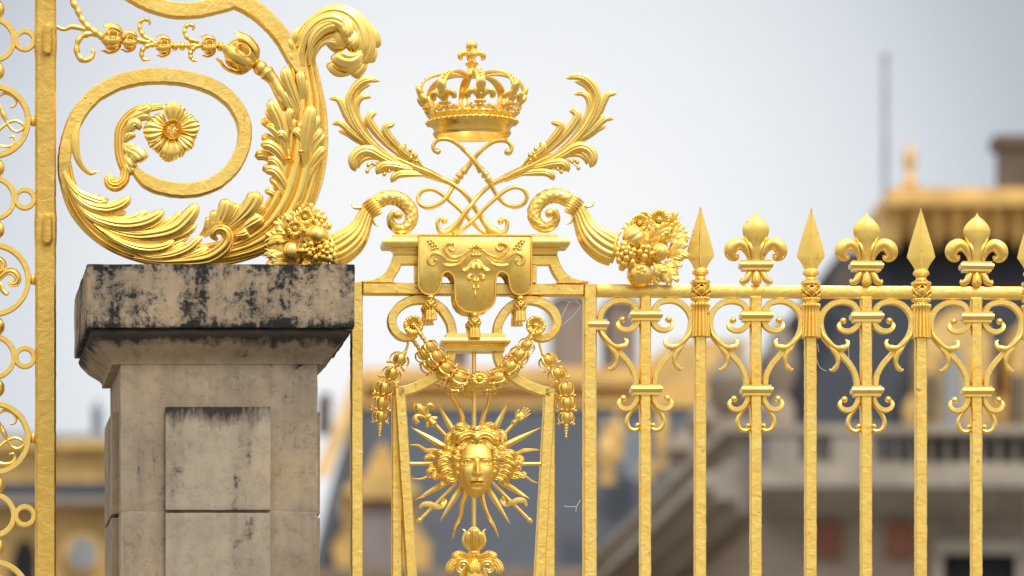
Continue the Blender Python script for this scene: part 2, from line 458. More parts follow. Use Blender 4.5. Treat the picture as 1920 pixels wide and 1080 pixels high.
# measured size: tip 397, band 489-507, feet to 535
m = collar(1417, 489, 508, 31, 17); part('collar', m, G_ORN, ly, sharp=30)
m = M()
m.sweep([(1417, 506, 3), (1417, 518, 7), (1417, 530, 9), (1417, 537, 6)], [7, 8.5, 10, 3], [6, 7, 7, 3], TUBE, n=16, round1=.2)
for sg in (-1, 1):
    m.sweep([(1417 + sg * 9, 507, 3), (1417 + sg * 14, 515, 6), (1417 + sg * 19, 526, 7), (1417 + sg * 27, 529, 5), (1417 + sg * 29, 522, 4)], [5, 6, 6.5, 5, 2.5], [5, 6, 6, 5, 3], TUBE, n=20, round1=.15)
m.lobe([(1417, 508), (1417, 520), (1417, 536)], 6, 10, 13, h=.6, groove=.5)
part('foot_leaf', m, G_ORN, ly)
for k in range(1, 4): clone(ly, STEP * k)

# --- heart scroll unit, drawn once round the first bar
z = Z(1080, 520, 3.6)
UCT = 1209.8
C1 = z(418, 258, 400, 205, 372, 172, 310, 157, 245, 168, 195, 205, 165, 255, 158, 310, 172, 372, 205, 425, 262, 482, 322, 540, 368, 600, 396, 660, 406, 722)
C2 = z(422, 285, 402, 325, 365, 352, 325, 355, 292, 338, 283, 312, 296, 292)
C3 = z(416, 792, 406, 835, 382, 872, 342, 890, 304, 878, 288, 848, 300, 822)
C4 = z(430, 792, 420, 840, 388, 885, 356, 930, 343, 975, 360, 1018, 395, 1032, 424, 1020, 428, 1004)
L1 = z(160, 330, 172, 385, 205, 425, 245, 462, 292, 476, 330, 462, 338, 432, 322, 415)
L2 = z(196, 430, 236, 478, 266, 524, 272, 570, 256, 606, 232, 622, 216, 612)
def scroll_half(sg, parent, uc=UCT):
    f = (lambda q: q) if sg < 0 else (lambda q: mir(q, uc))
    m = M(); m.sweep(f(C1), [5.4, 5.4, 5.4, 5.4, 5.4, 5.2, 5, 5.2], 8, RECT, n=70, wob=.4)
    o = part('heart_scroll', m, G_SCR, parent)
    m = M(); m.sweep(f(C2), [5.2, 5.4, 5.2, 4.6, 4.2, 3.4, 2.6], [8, 8, 8, 7, 6, 4, 3], RECT, n=36, wob=.3)
    q = f(z(312, 287))[0]; m.ball(q[0], q[1], 2, 6.2)
    part('curl', m, G_SCR, o)
    m = M(); m.sweep(f(C3), [3.2, 4, 4.6, 4.6, 4.2, 3.6, 2.8], [7, 7, 7, 7, 6, 5, 3], RECT, n=36, wob=.3)
    q = f(z(320, 818))[0]; m.ball(q[0], q[1], 2, 6.2)
    part('curl', m, G_SCR, o)
    m = M(); m.sweep(f(C4), [2.2, 3, 3.6, 4.2, 4.4, 4.2, 4, 3.4, 2.6], [6, 6, 6, 6, 6, 6, 5, 4, 3], TUBE8, n=46)
    q = f(z(415, 998))[0]; m.ball(q[0], q[1], 2, 4.6)
    part('tail_curl', m, G_SCR, o)
    m = M()
    m.sweep([(a, b, w) for (a, b), w in zip(f(L1), (9, 10, 11, 12, 13, 12, 10, 8))], [1.5, 3, 4.2, 3.4, 6.2, 4.4, 3.6, 1], [1, 2.5, 3, 2.4, 3.2, 2.8, 2, 1], TUBE8, n=46)
    part('leaf', m, G_ORN, o)
    m = M()
    m.sweep([(a, b, w) for (a, b), w in zip(f(L2), (7, 8, 8, 8, 7, 6, 4))], [2, 5.2, 5.5, 4.2, 5, 3.6, 1], [2, 4, 4, 3, 3.2, 2.5, 1], TUBE8, n=40)
    part('leaf', m, G_ORN, o)
    return o
units = [scroll_half(-1, rail), scroll_half(1, rail)]
units.append(part('collar', collar(1210.5, 582, 602.5, 30.5, 17), G_ORN, rail, sharp=30))
units.append(part('collar', collar(1211, 721.5, 742, 29.5, 17), G_ORN, rail, sharp=30))
for k in range(1, 4):
    for o in units: clone(o, STEP * k)
part('collar', collar(1121, 600, 620, 19.5, 16), G_ORN, rail, sharp=30)

# ================================================================ CENTRE FRAME
pan = thing('gilded_panel_frame', 'gilded flat-bar frame of the lyre-shaped panel between the stone pillar and the railing', 'gate panel', (889, 1120))
m = vbar(668.5, 531, BOT, 11, 14); part('frame_post', m, G_BAR, pan)
m = vbar(1105.5, 534.5, BOT, 12.2, 14); part('frame_post', m, G_BAR, pan)
part('frame_rail', hbar(680.5, 1092.5, 531, 553, 13), G_BAR, pan)
# shoulders under the table top
z = Z(680, 420, 4.5)
lp = z(-10, 484, 70, 478, 130, 458, 180, 420, 215, 375, 238, 325, 258, 266, 480, 266, 480, 346, 325, 346, 306, 395, 280, 440, 252, 478, 262, 497, -10, 497)
part('shoulder', M().plate(lp, -12, 12, 1.6), G_BAR, pan, sharp=25)
rp = [(2 * 890.5 - a, b + .8) for a, b in lp]
part('shoulder', M().plate(rp, -12, 12, 1.6), G_BAR, pan, sharp=25)
part('strut', vbar(781, 498, 531, 4.5, 11, 0), G_BAR, pan); part('strut', vbar(1001, 498, 531, 4.5, 11, 0), G_BAR, pan)
# lyre arms
LY = z(752, 935, 742, 850, 700, 765, 645, 702, 560, 655, 480, 640, 390, 655, 310, 700, 258, 765, 244, 830, 265, 895, 320, 948, 395, 960, 450, 935)
for f in (lambda q: q, lambda q: mir(q, 889.2, 1)):
    part('lyre_scroll', M().sweep(f(LY), [8.6] * 9 + [8.2, 8, 7.6, 7, 5], 11, RECT, n=80, wob=.4), G_BAR, pan)
z = Z(680, 580, 4.5)
LA = z(748, 360, 735, 425, 698, 492, 640, 552, 560, 605, 470, 650, 380, 682, 300, 700)
for f in (lambda q: q, lambda q: mir(q, 889.2, 1)):
    part('lyre_neck', M().sweep(f(LA), [9, 9, 9, 9.2, 9.4, 9.4, 9.6, 9.8], 11, RECT, n=50, wob=.4), G_BAR, pan)
part('inner_post', vbar(749, 728, BOT, 10, 11, u1=774.5), G_BAR, pan)
part('inner_post', vbar(1030.5, 729, BOT, 10, 11, u1=1008.5), G_BAR, pan)
part('back_post', vbar(745.5, 733, BOT, 9.6, 8, w=-14), G_BAR, pan)
part('back_post', vbar(1031.5, 734, BOT, 9.6, 8, w=-14), G_BAR, pan)
part('rod', M().sweep([(888.6, 655), (888.8, 760), (889, 880), (888.4, 1010)], 4, 4, TUBE, n=30), G_ORN, pan)

# table top and pedestal cap: stacked mouldings
def mould(uc, prof, D=24):
    """prof: (v, half width); depth follows the overhang"""
    h0 = min(p[1] for p in prof)
    return M().rectlathe(uc, 0, [(v, h, D + (h - h0)) for v, h in prof])
def arcp(v0, v1, h, bulge, n=7): return [(v0 + (v1 - v0) * i / n, h + bulge * math.sin(pi * i / n)) for i in range(n + 1)]
ent = part('table_top', mould(890.5, [(441, 154), (449, 155), (449.5, 171)] + arcp(450, 466, 172, 3)[1:-1] + [(466.5, 172), (467.2, 158), (470, 157), (472, 154), (479, 153)], 12), G_ORN, pan, sharp=30)
ped = part('pedestal_cap', mould(890.2, [(627.5, 55), (636, 56), (636.6, 62)] + arcp(637, 648, 62, 2.2)[1:-1] + [(648, 60), (650, 57), (653, 55.5), (653.5, 55), (661, 54)], 20), G_ORN, pan, sharp=30)

# ================================================================ DRAPERY
z = Z(780, 440, 5.4)
dr = thing('altar_drapery', 'gilded cloth with three rounded tabs and scroll relief, hung over the table top', 'drapery', (892, 560))
DP_ = z(26, 10, 26, 480, 36, 540, 66, 582, 112, 604, 160, 606, 205, 588, 236, 545, 252, 480, 262, 425, 285, 388, 318, 376, 352, 388, 380, 425, 392, 480, 395, 620, 410, 690, 445, 740, 500, 775, 560, 786, 600, 788, 665, 782, 735, 752, 780, 706, 802, 640, 806, 480, 816, 425, 840, 388, 872, 376, 906, 388, 934, 425, 944, 480, 958, 545, 990, 588, 1038, 608, 1085, 606, 1130, 585, 1162, 540, 1170, 480, 1170, 20)
def soft(poly, n=3):
    return poly
part('cloth', M().plate(DP_, 27, 34, 2.5), G_ORN, dr, sharp=50, ex=33)
part('back_cloth', M().plate([(a - 1, b) for a, b in DP_], -34, -28, 1.5), G_ORN, dr, sharp=50, ex=33)
part('top_fold', M().box(784.5, 998.5, 439.5, 443.5, -34, 34, 2), G_ORN, dr, ex=33)
# raised border following the edge
inn = DP_[1:-1]
m = M()
m.sweep([(p[0], p[1], 34.5) for p in [(785, 445)] + inn + [(996.5, 445)]], 1.7, 1.6, TUBE6, n=260)
part('border', m, G_ORN, dr, ex=33)
m = M()
for sg in (-1, 1):
    f = (lambda q: q) if sg < 0 else (lambda q: mir(q, 892.3))
    m.lobe(f(z(600, 165, 540, 160, 490, 195, 430, 225, 370, 225, 315, 195, 285, 150, 300, 105, 340, 85, 385, 100)), 3.2, 41, 45, h=.9, groove=.3, b0=.8, hump=1)
    m.lobe(f(z(385, 100, 395, 135, 375, 160, 345, 158, 335, 130)), 2.6, 41, 45, h=.9, groove=0, b0=.9, hump=1)
    m.lobe(f(z(510, 190, 460, 240, 400, 270, 330, 262, 265, 215, 200, 185, 150, 200, 125, 240, 130, 290, 160, 312)), 3.6, 41, 45, h=.9, groove=.3, b0=.6, hump=1)
    m.lobe(f(z(500, 215, 450, 280, 380, 312, 310, 312, 270, 300)), 3.2, 41, 43, h=.8, groove=.3, b0=.6, hump=1)
    m.lobe(f(z(160, 312, 195, 300, 205, 270, 185, 248)), 2.6, 41, 45, h=.9, groove=0, b0=.9, hump=1)
    m.lobe(f(z(235, 180, 200, 150, 160, 95, 115, 55)), 1.4, 41, 44, h=.9, groove=0, b0=.9, hump=.5)
    for a, b in ((120, 62), (150, 60), (135, 90), (172, 80), (160, 115), (195, 105), (185, 140), (215, 135), (205, 165), (165, 150)):
        q = f(z(a, b))[0]; m.ball(q[0], q[1], 43, 2.7, 1, 1, .9, 8, 6)
    m.lobe(f(z(600, 160, 570, 140, 540, 132)), 1.8, 41, 44, h=.9, groove=0)
    m.lobe(f(z(604, 165, 590, 135, 572, 112)), 1.9, 41, 44, h=.9, groove=0)
    m.lobe(f(z(600, 250, 560, 290, 530, 340, 490, 365, 465, 345)), 4.5, 41, 44, h=.8, groove=.3, b0=.7, hump=1)
    m.lobe(f(z(595, 265, 580, 310, 575, 360)), 4, 41, 45, h=.8, groove=.3, hump=1)
    m.lobe(f(z(600, 415, 565, 405, 530, 425, 545, 470)), 3.6, 41, 45, h=.9, groove=.2, hump=1)
    m.lobe(f(z(606, 420, 590, 450, 595, 480)), 2.8, 41, 45, h=.9, groove=.2, hump=1)
    m.lobe(f(z(606, 500, 582, 520, 590, 555)), 2.4, 41, 44, h=.9, groove=.2, hump=1)
m.lobe(z(607, 170, 608, 130, 610, 95), 2.4, 41, 45, h=.9, groove=.2)
for du in (-32, 0, 32):
    m.ball(z(607 + du, 208)[0][0], z(0, 208)[0][1], 43, 4.2, 1, .9, .8, 10, 7)
m.box(z(570, 0)[0][0], z(645, 0)[0][0], z(0, 178)[0][1], z(0, 188)[0][1], 40, 44, .6)
m.lobe(z(597, 560, 598, 600, 598, 650), 1.6, 41, 42, h=.9, groove=0, tip='point')
m.ball(z(607, 0)[0][0], z(0, 310)[0][1], 44, 4.5, .8, 1.5, .7, 10, 8)
m.v = [(a, b, c - 7) for a, b, c in m.v]
part('scroll_relief', m, G_ORN, dr, sharp=50, ex=33)
# ---- tassels
EXT = lambda w: 30 if w > 0 else 30
def hung_tassel(u, v, label, w=30, sc=1.0):
    t = thing('tassel', label, 'tassel', (u, v, w), 'tassels of the drapery')
    part('knob', M().ball(u, v + 4.5 * sc, w, 7.4 * sc, 1, .8, 1, 18, 10), G_ORN, t, ex=EXT(w))
    m = lattice(u, v + 18 * sc, 11 * sc, 9 * sc, 7)
    m.v = [(a, b, c + w) for a, b, c in m.v]
    part('net_knot', m, G_ORN, t, ex=EXT(w))
    m = tassel(u, v + 25 * sc, v + 47 * sc, 9.5 * sc, 12 * sc, 9, False)
    m.v = [(a + (1.0 if b > v + 45 * sc else 0) * math.sin(a), b, c + w) for a, b, c in m.v]
    m.lathe(u, w, [(v + 24 * sc, 9 * sc), (v + 26 * sc, 11 * sc), (v + 28.5 * sc, 9 * sc)], 18)
    part('fringe', m, G_ORN, t, ex=EXT(w))
    return t
hung_tassel(807.5, 553, 'front tassel hanging from the left rounded tab of the drapery')
hung_tassel(975.8, 555, 'front tassel hanging from the right rounded tab of the drapery')
hung_tassel(889.8, 586.5, 'front tassel hanging lowest, from the middle tab of the drapery')
hung_tassel(806.5, 555, 'darker back tassel half hidden behind the left front tassel', -26)
hung_tassel(975, 557, 'darker back tassel half hidden behind the right front tassel', -26)
hung_tassel(890, 586, 'darker back tassel half hidden behind the middle tassel, above the pedestal cap', -26)
# ================================================================ CROWN
z = Z(740, 60, 4.5)
CU = 885.0
cw = thing('royal_crown', 'open gilded royal crown with arches, pearls and lilies at the top of the crossed monogram', 'crown', (CU, 258))
def ring_pt(r, a, v, ww=0): return (CU + r * math.sin(a), v, r * math.cos(a) + ww)
def torus(m, uc, v, R, r, n=64, wc=0, sv=1):
    rings = []
    for i in range(n):
        a = 2 * pi * i / n
        rings.append([(uc + (R + r * math.cos(b)) * math.sin(a), v + r * sv * math.sin(b), wc + (R + r * math.cos(b)) * math.cos(a)) for b in [2 * pi * j / 8 for j in range(8)]])
    rings.append(rings[0]); return m.grid(rings, True, False, False)
# band: open ring, walls 4 thick
prof = [(256, 70), (252, 73), (249.5, 73.5), (248.5, 70.5), (244, 72), (240, 73), (237, 77), (234.5, 77.5), (232, 81), (228, 82.5), (225, 81), (224, 77.5), (221, 80), (218, 83.5), (216, 83)]
rings = []
N = 80
allp = prof + [(216, 78), (224, 74), (236, 70), (248, 67), (256, 66), (256, 70)]
for v, r in allp: rings.append([ring_pt(r, 2 * pi * j / N, v) for j in range(N)])
m = M().grid(rings, True, False, False)
part('band', m, G_ORN, cw, sharp=50)
m = M()
for i in range(44):
    a = 2 * pi * (i + .5) / 44; p = ring_pt(82.5, a, 230)
    if i % 2: m.ball(*p, 3.6, n=10, m=7)
    else: m.ball(*p, 5.4, 1, .82, 1, n=10, m=7)
part('pearl_row', m, G_ORN, cw)
# little crest arcs on the upper rim
m = M()
for i in range(16):
    a0 = 2 * pi * i / 16 + .07 - pi / 16; pts = []
    for j in range(9):
        t = j / 8; a = a0 + t * 2 * pi / 16
        pts.append(ring_pt(82 + 3 * math.sin(pi * t), a, 215 - 0 - 6.5 * abs(math.cos(pi * t)) ** 1.2))
    m.sweep(pts, 1.7, 1.7, TUBE6, n=14)
    if i % 2 == 0: p = ring_pt(82, a0, 206); m.ball(*p, 2.6, n=8, m=6)
part('rim_crest', m, G_ORN, cw)
ang = [math.radians(4 + 45 * k) for k in range(8)]
def around(o, a, R, lean=0):
    def f(p):
        u, v, w = p; r = R + w + lean * (212 - v)
        return (CU + r * math.sin(a) + u * math.cos(a), v, r * math.cos(a) - u * math.sin(a))
    n = M(); n.add(o, f); return n
# one lily of the rim, local coordinates (u across, w outwards)
def rim_lily():
    m = M()
    m.sweep([(0, 210, 0), (0, 200, 1), (0, 190, 2), (0, 178, 3), (0, 168, 4), (0, 160, 4)], [3, 4.6, 7.5, 9.8, 8.6, 1.2], [3, 4, 5.5, 6.5, 6, 1.5], TUBE, n=20)
    for sg in (-1, 1):
        m.sweep([(3 * sg, 203, 1), (6 * sg, 194, 2), (13 * sg, 186, 3), (20 * sg, 186, 3), (23 * sg, 192, 2), (18 * sg, 196, 2)], [2, 3.4, 5.2, 7, 6.6, 3], [2, 3.5, 5.5, 6.5, 6, 3], TUBE, n=20, round1=.1)
        m.sweep([(2 * sg, 206, 1), (9 * sg, 212, 1), (16 * sg, 212, 1), (18 * sg, 207, 1)], [2.4, 2.4, 2.2, 1.4], None, TUBE8, n=10)
    m.rectlathe(0, 1.5, [(201, 9.5, 4.5), (202, 10.5, 5.5), (205, 10.5, 5.5), (206, 9, 4)])
    m.ball(0, 210, 3, 4.6, n=10, m=7)
    return m
RL = rim_lily()
for a in ang: part('rim_lily', around(RL, a, 83, .32), G_ORN, cw)
# arches
AR = [(80, 214), (86, 205), (94, 192), (98.5, 176), (95, 160), (82, 148), (62, 141), (40, 139.5), (20, 143), (6, 145)]
for a in ang:
    m = M(); pts = [ring_pt(r * .985, a, v) for r, v in AR]
    Nt = (math.cos(a), 0, -math.sin(a))
    m.sweep(pts, [4, 5.5, 7, 8.2, 8.6, 8.6, 8, 6.6, 5, 3], 1.6, [(-1, -1), (-1, 1), (-.75, 1.8), (-.6, .8), (.6, .8), (.75, 1.8), (1, 1), (1, -1)], n=40, N=Nt)
    o = part('arch', m, G_ORN, cw)
    m = M(); c, _ = resample([ring_pt(r + 1.5, a, v - 1) for r, v in AR], 17)
    for i, p in enumerate(c[3:14]): m.ball(p.x, p.y, p.z, 3.3 if i % 2 else 2.6, n=8, m=6)
    part('pearls', m, G_ORN, o)
m = M().lathe(CU - .5, 0, [(146, 4), (144, 12), (141, 13), (138, 10), (130, 8), (126, 7.5), (123.5, 9), (122, 12), (119, 12.5), (116.5, 9), (113, 6.5), (110, 6)], 24)
part('stem', m, G_ORN, cw)
m = M()
m.ball(CU - .5, 86, 0, 11, 1, 1.0, 1, 18, 12)
m.sweep([(CU - .5, 112, 0), (CU - .5, 104, 0), (CU - .5, 94, 0)], [6, 7, 5], [6, 7, 5], TUBE, n=10)
m.sweep([(CU - .5, 80, 0), (CU - .5, 76, 0), (CU - .5, 73.5, 0)], [5, 2, .5], None, TUBE8, n=8)
m.ball(CU - .5, 103.5, 0, 9, 1, 1, 1.1, 16, 10)
for a in (0, 1, 2, 3):
    aa = a * pi / 2 + .1; sn, cs = math.sin(aa + pi / 2), math.cos(aa + pi / 2)
    m.sweep([(CU - .5 + r * sn, v, r * cs) for r, v in ((4, 104), (11, 100), (18, 100), (22, 105), (20, 110), (17, 111))], [4, 5.4, 6, 5.6, 4.4, 2.5], None, TUBE, n=18, round1=.12)
part('cross_finial', m, G_ORN, cw)

# ================================================================ MONOGRAM with palm branches
z = Z(740, 240, 4.5)
mon = thing('crossed_monogram', 'two interlaced gilded strands under the crown, ending in leafy palm branches', 'monogram', (886, 442))
SA = z(385, 190, 352, 208, 330, 188, 322, 150, 350, 112, 400, 98, 470, 108, 540, 150, 600, 205, 650, 262, 700, 330, 750, 390, 800, 460, 850, 545, 905, 615, 970, 655, 1040, 665, 1095, 630, 1110, 575, 1075, 522, 1000, 508, 930, 535, 860, 590, 780, 660, 700, 742, 620, 820, 560, 868, 500, 895)
wA = [4, 4, 4, 4, 4, 4, 3, 2, 1, 6, 6, 5, 0, -5, -7, -5, 0, 4, 6, 6, 6, 7, 7, 5, 3, 6, 6, 4, 2]
SB = z(1010, 385, 920, 425, 840, 462, 760, 520, 690, 590, 630, 668, 580, 740, 530, 815, 480, 866, 425, 892)
m = M()
for sg in (-1, 1):
    f = (lambda q: q) if sg < 0 else (lambda q: mir(q, 885.6, 1))
    A_ = [(p[0], p[1], (w + 4) if sg < 0 else -(w - 2) * .9 - 3) for p, w in zip(f(SA), wA)]
    a = M().sweep(A_, [3.4] + [4.2] * 8 + [4.6, 5.2, 4.4, 4.2] + [4.2] * 8 + [4] * 8, None, TUBE, n=170, round0=.01)
    q = f(z(362, 200))[0]; a.ball(q[0], q[1], 4, 6)
    part('strand', a, G_ORN, mon)
    # turned sleeve
    for (x0, y0, x1, y1, r0, r1) in ((693, 318, 738, 372, 5, 8.4), (748, 380, 775, 412, 7.4, 7.4), (778, 420, 812, 470, 8, 5.6)):
        p0, p1 = f(z(x0, y0))[0], f(z(x1, y1))[0]; zz = 4 if sg < 0 else -3
        b = M(); b.sweep([(p0[0], p0[1], zz), ((p0[0] + p1[0]) / 2, (p0[1] + p1[1]) / 2, zz), (p1[0], p1[1], zz)], [r0, (r0 + r1) / 2 + (1 if r0 == r1 else 0), r1], None, TUBE, n=12, round0=.15, round1=.15)
        part('turned_sleeve', b, G_ORN, mon)
    B_ = [(p[0], p[1], w * sg) for p, w in zip(f(SB), (0, 0, 2, 6, 4, -6, -6, -3, 0, 0))]
    b = M().sweep(B_, [8.2, 6.2, 5, 4.6, 4.6, 4.8, 5.4, 7, 10, 7], [6, 5, 4.6, 4.6, 4.6, 4.6, 4.6, 5, 6, 6], TUBE, n=70)
    b.sweep(f(z(470, 890, 410, 888, 375, 860, 360, 810, 372, 772, 400, 762, 425, 778)), [5, 6, 4.4, 4, 3.8, 3.6, 3], 5, TUBE, n=36, round1=.05)
    q = f(z(418, 785))[0]; b.ball(q[0], q[1], 2, 6)
    part('strand_foot', b, G_ORN, mon)
# palm branch, drawn on the left (zoom 590,120 x4.5), mirrored to the right
z = Z(590, 120, 4.5)
PL = [  # points, half width, w0, w1, tip
    (z(1075, 985, 960, 930, 850, 880, 740, 840, 640, 790, 540, 730, 440, 640, 360, 540, 300, 420, 285, 320, 320, 230, 390, 160, 470, 140, 545, 155), 30, 0, 16, 'round'),
    (z(800, 870, 640, 780, 500, 670, 400, 560, 340, 440, 325, 340, 350, 250, 400, 200, 470, 180), 24, 2, 10, 'round'),
    (z(700, 820, 560, 720, 450, 610, 380, 500, 345, 400, 360, 320, 410, 280, 475, 290), 24, 2, 12, 'round'),
    (z(820, 880, 620, 780, 470, 670, 350, 560, 270, 450, 230, 360, 190, 300, 115, 300), 27, 0, 14, 'round'),
    (z(640, 790, 480, 700, 360, 590, 290, 480, 240, 400, 205, 330), 18, -3, 4, 'round'),
    (z(700, 820, 540, 740, 420, 660, 320, 590, 250, 530, 200, 500, 145, 515), 25, -1, 11, 'round'),
    (z(560, 745, 430, 690, 340, 640, 270, 590, 200, 560), 16, -4, 2, 'round'),
    (z(880, 880, 760, 800, 640, 710, 540, 610, 470, 520, 450, 470, 480, 430, 520, 430), 32, 1, 14, 'round'),
    (z(820, 850, 700, 760, 590, 660, 510, 570, 440, 510, 425, 470), 20, -1, 5, 'round'),
    (z(920, 890, 820, 810, 720, 720, 640, 640, 590, 570, 600, 530, 675, 515), 28, 1, 14, 'round'),
    (z(900, 880, 800, 800, 710, 720, 650, 640, 640, 590), 22, -1, 5, 'round'),
    (z(960, 910, 880, 850, 800, 780, 745, 740, 735, 710, 770, 685), 26, 1, 11, 'round'),
    (z(960, 920, 840, 880, 700, 850, 580, 800, 470, 740, 390, 740, 330, 790, 320, 850, 340, 915), 36, 2, 15, 'round'),
    (z(900, 900, 760, 860, 620, 820, 500, 790, 420, 800, 375, 840, 368, 885), 20, 0, 8, 'round'),
    (z(1000, 940, 880, 900, 760, 880, 640, 860, 560, 870, 520, 940), 30, 2, 12, 'round'),
    (z(960, 930, 860, 900, 740, 890, 640, 890, 570, 900, 545, 930), 18, 0, 6, 'round'),
    (z(1060, 970, 940, 940, 820, 930, 720, 935, 670, 960, 645, 1005), 27, 1, 10, 'round'),
]
for sg in (-1, 1):
    f = (lambda q: q) if sg < 0 else (lambda q: mir(q, 885.6, 3, -.045))
    stem = M().sweep([(a, b, 2) for a, b in f(z(1060, 972, 980, 935, 880, 895, 780, 850, 660, 790))], [6.5, 8.5, 9, 8, 5], [6, 8, 8, 7, 4], fluted(4, .3, 4), n=24)
    pr_ = part('palm_branch', stem, G_ORN, mon)
    for pts, hw, w0, w1, tip in PL:
        part('leaf_lobe', M().lobe(f(pts), hw / 3.6, w0, w1, h=.5, groove=.3, tip=tip, b0=.28, curl=3, th=3), G_ORN, pr_)
    m = M()
    for pts in (z(900, 850, 860, 800, 830, 770, 800, 735), z(880, 830, 840, 790, 810, 800), z(560, 830, 500, 860, 440, 910), z(540, 835, 480, 850, 450, 860), z(660, 905, 620, 915, 585, 935), z(880, 860, 850, 830, 850, 780)):
        g = f(pts); m = M(); m.sweep([(a, b, 8) for a, b in g], [1.6, 1.3, 1.2], None, TUBE6, n=8)
        m.ball(g[-1][0], g[-1][1], 9, 4.0, 1, 1.2, 1, 10, 7); m.ball(g[-2][0] + 1, g[-2][1] - 1, 10, 3.0, 1, 1.2, 1, 8, 6); part('berry_spray', m, G_ORN, pr_)

# ================================================================ CORNUCOPIAS
def horn(root, f, wz=0):
    z = Z(480, 340, 6)
    path = z(842, 800, 925, 768, 1005, 718, 1080, 655, 1145, 575, 1190, 490, 1235, 380, 1300, 285, 1390, 215, 1500, 180, 1610, 200, 1695, 265, 1745, 350, 1740, 450, 1690, 520, 1610, 545, 1535, 510, 1505, 440, 1530, 375, 1585, 350)
    hw = [185 / 6, 190 / 6, 186 / 6, 172 / 6, 142 / 6, 115 / 6, 98 / 6, 88 / 6, 84 / 6, 84 / 6, 84 / 6, 82 / 6, 78 / 6, 72 / 6, 66 / 6, 60 / 6, 52 / 6, 44 / 6, 36 / 6, 22 / 6]
    ww = [0, 0, 0, 0, 0, 0, 0, 0, 0, 0, 0, 1, 2, 4, 6, 8, 11, 14, 17, 20]
    fl = lambda q, j, i: 1
    sec = circ(90)
    def mod(q, j, i):
        if q < .45:
            k = 14; g = abs(math.sin(pi * k * j)) ** .7; a = smooth((.45 - q) / .08)
            return 1 - (.17 * (1 - g)) * a
        return 1
    def mod2(q, j, i):
        g = mod(q, j, i)
        if q > .40:
            a = smooth((q - .40) / .05); ph = (j * 5 + q * 26) % 1.0; ph2 = (j * 7 - q * 22) % 1.0
            g *= 1 + a * (.10 * (ph - .5) + .07 * (ph2 - .5))
        return g
    pts = [(a, b, w + wz) for (a, b), w in zip(f(path), ww)]
    m = M().sweep(pts, hw, [x * .82 for x in hw], sec, n=130, mod=mod2, round1=.03)
    o = part('horn', m, G_ORN, root, sharp=55)
    q = f(z(1590, 400))[0]; part('scroll_eye', M().ball(q[0], q[1], 22 + wz, 8.6, 1, 1, 1, 20, 12), G_ORN, o)
    # bed of leaves and small fruit filling the mouth
    cbx, cby = f(z(500, 745))[0]
    bed = M().ball(cbx, cby, -2, 37, 1.1, 1, .5, 60, 30, fn=lambda a, b: 1 + .16 * noise.noise(Vector((a * 4, b * 2.5, 1))) + .08 * math.sin(b * 9) * math.sin(a * 7))
    part('leaf_bed', bed, G_ORN, root)
    m = M()
    m.sweep([(a, b, 4 + wz + w) for (a, b), w in zip(f(z(790, 600, 830, 660, 850, 740, 860, 850, 890, 950)), (8, 16, 20, 20, 12))], 3.4, 3, TUBE, n=30)
    part('mouth_rim', m, G_ORN, o)
    m = M()
    for k in range(7):      # overlapping leaf collar where the horn narrows
        t = k / 6; x = 1215 + (1330 - 1215) * t; y = 250 + (400 - 250) * t
        q0 = f([(480 + x / 6, 340 + y / 6)])[0]; dx = (70 - 20 * t) / 6; dy = (-40 + 5 * t) / 6
        sgn = 1 if f is ident else -1
        m.lobe([(q0[0] - sgn * 4, q0[1] + 4), (q0[0] + sgn * dx * .4, q0[1] + dy * .4), (q0[0] + sgn * dx * 1.9, q0[1] + dy * 1.7)], 4.4, 9 + 4 * math.sin(pi * t) + wz, 12 + 4 * math.sin(pi * t) + wz, tip='point', h=.8)
    m.sweep([(a, b, 4 + wz) for a, b in f(z(1230, 290, 1180, 300, 1120, 305, 1085, 285, 1075, 250))], [3, 3.2, 2.6, 1.8, .6], None, TUBE8, n=18)
    m.sweep([(a, b, 4 + wz) for a, b in f(z(1300, 400, 1315, 450, 1340, 490, 1385, 510))], [3, 2.8, 2, .6], None, TUBE8, n=16)
    part('leaf_collar', m, G_ORN, o)
    return o
def ident(q): return q
def fruit_melon(root, u, v, w, r, ru=1, rv=1, k=8, rot=0, name='melon'):
    cs, sn = math.cos(rot), math.sin(rot)
    m = M().ball(0, 0, 0, r, ru, rv, .9, 8 * k, 16, fn=lambda f, a: 1 - .1 * (1 - abs(math.sin(a * k / 2)) ** .6) * math.sin(f))
    m.v = [(u + a * cs - (b * .35 + c * .93) * 0 - b * sn, v + a * sn + b * cs, w + c) for a, b, c in m.v]
    return part(name, m, G_ORN, root, sharp=60)
def fruit_round(root, u, v, w, r, name='pomegranate'):
    m = M().ball(u, v, w, r, 1, .97, .95, 26, 16)
    for i in range(5):
        a = 2 * pi * i / 5 + .3
        m.ball(u - r * .02 + r * .26 * math.sin(a), v - r * .18 + r * .26 * math.cos(a), w + r * .9, r * .17, 1, 1, .6, 10, 7)
        m.sweep([(u, v - r * .18, w + r * .93), (u + r * .2 * math.sin(a), v - r * .18 + r * .2 * math.cos(a), w + r * .97)], 1.2, 1.2, TUBE6, n=6)
    m.ball(u, v - r * .18, w + r * .93, r * .1, n=8, m=6)
    return part(name, m, G_ORN, root)
def grapes(root, L, name='grape_bunch'):
    m = M()
    for u, v, w, r in L: m.ball(u, v, w, r, 1, 1.05, 1, 12, 8)
    return part(name, m, G_ORN, root)
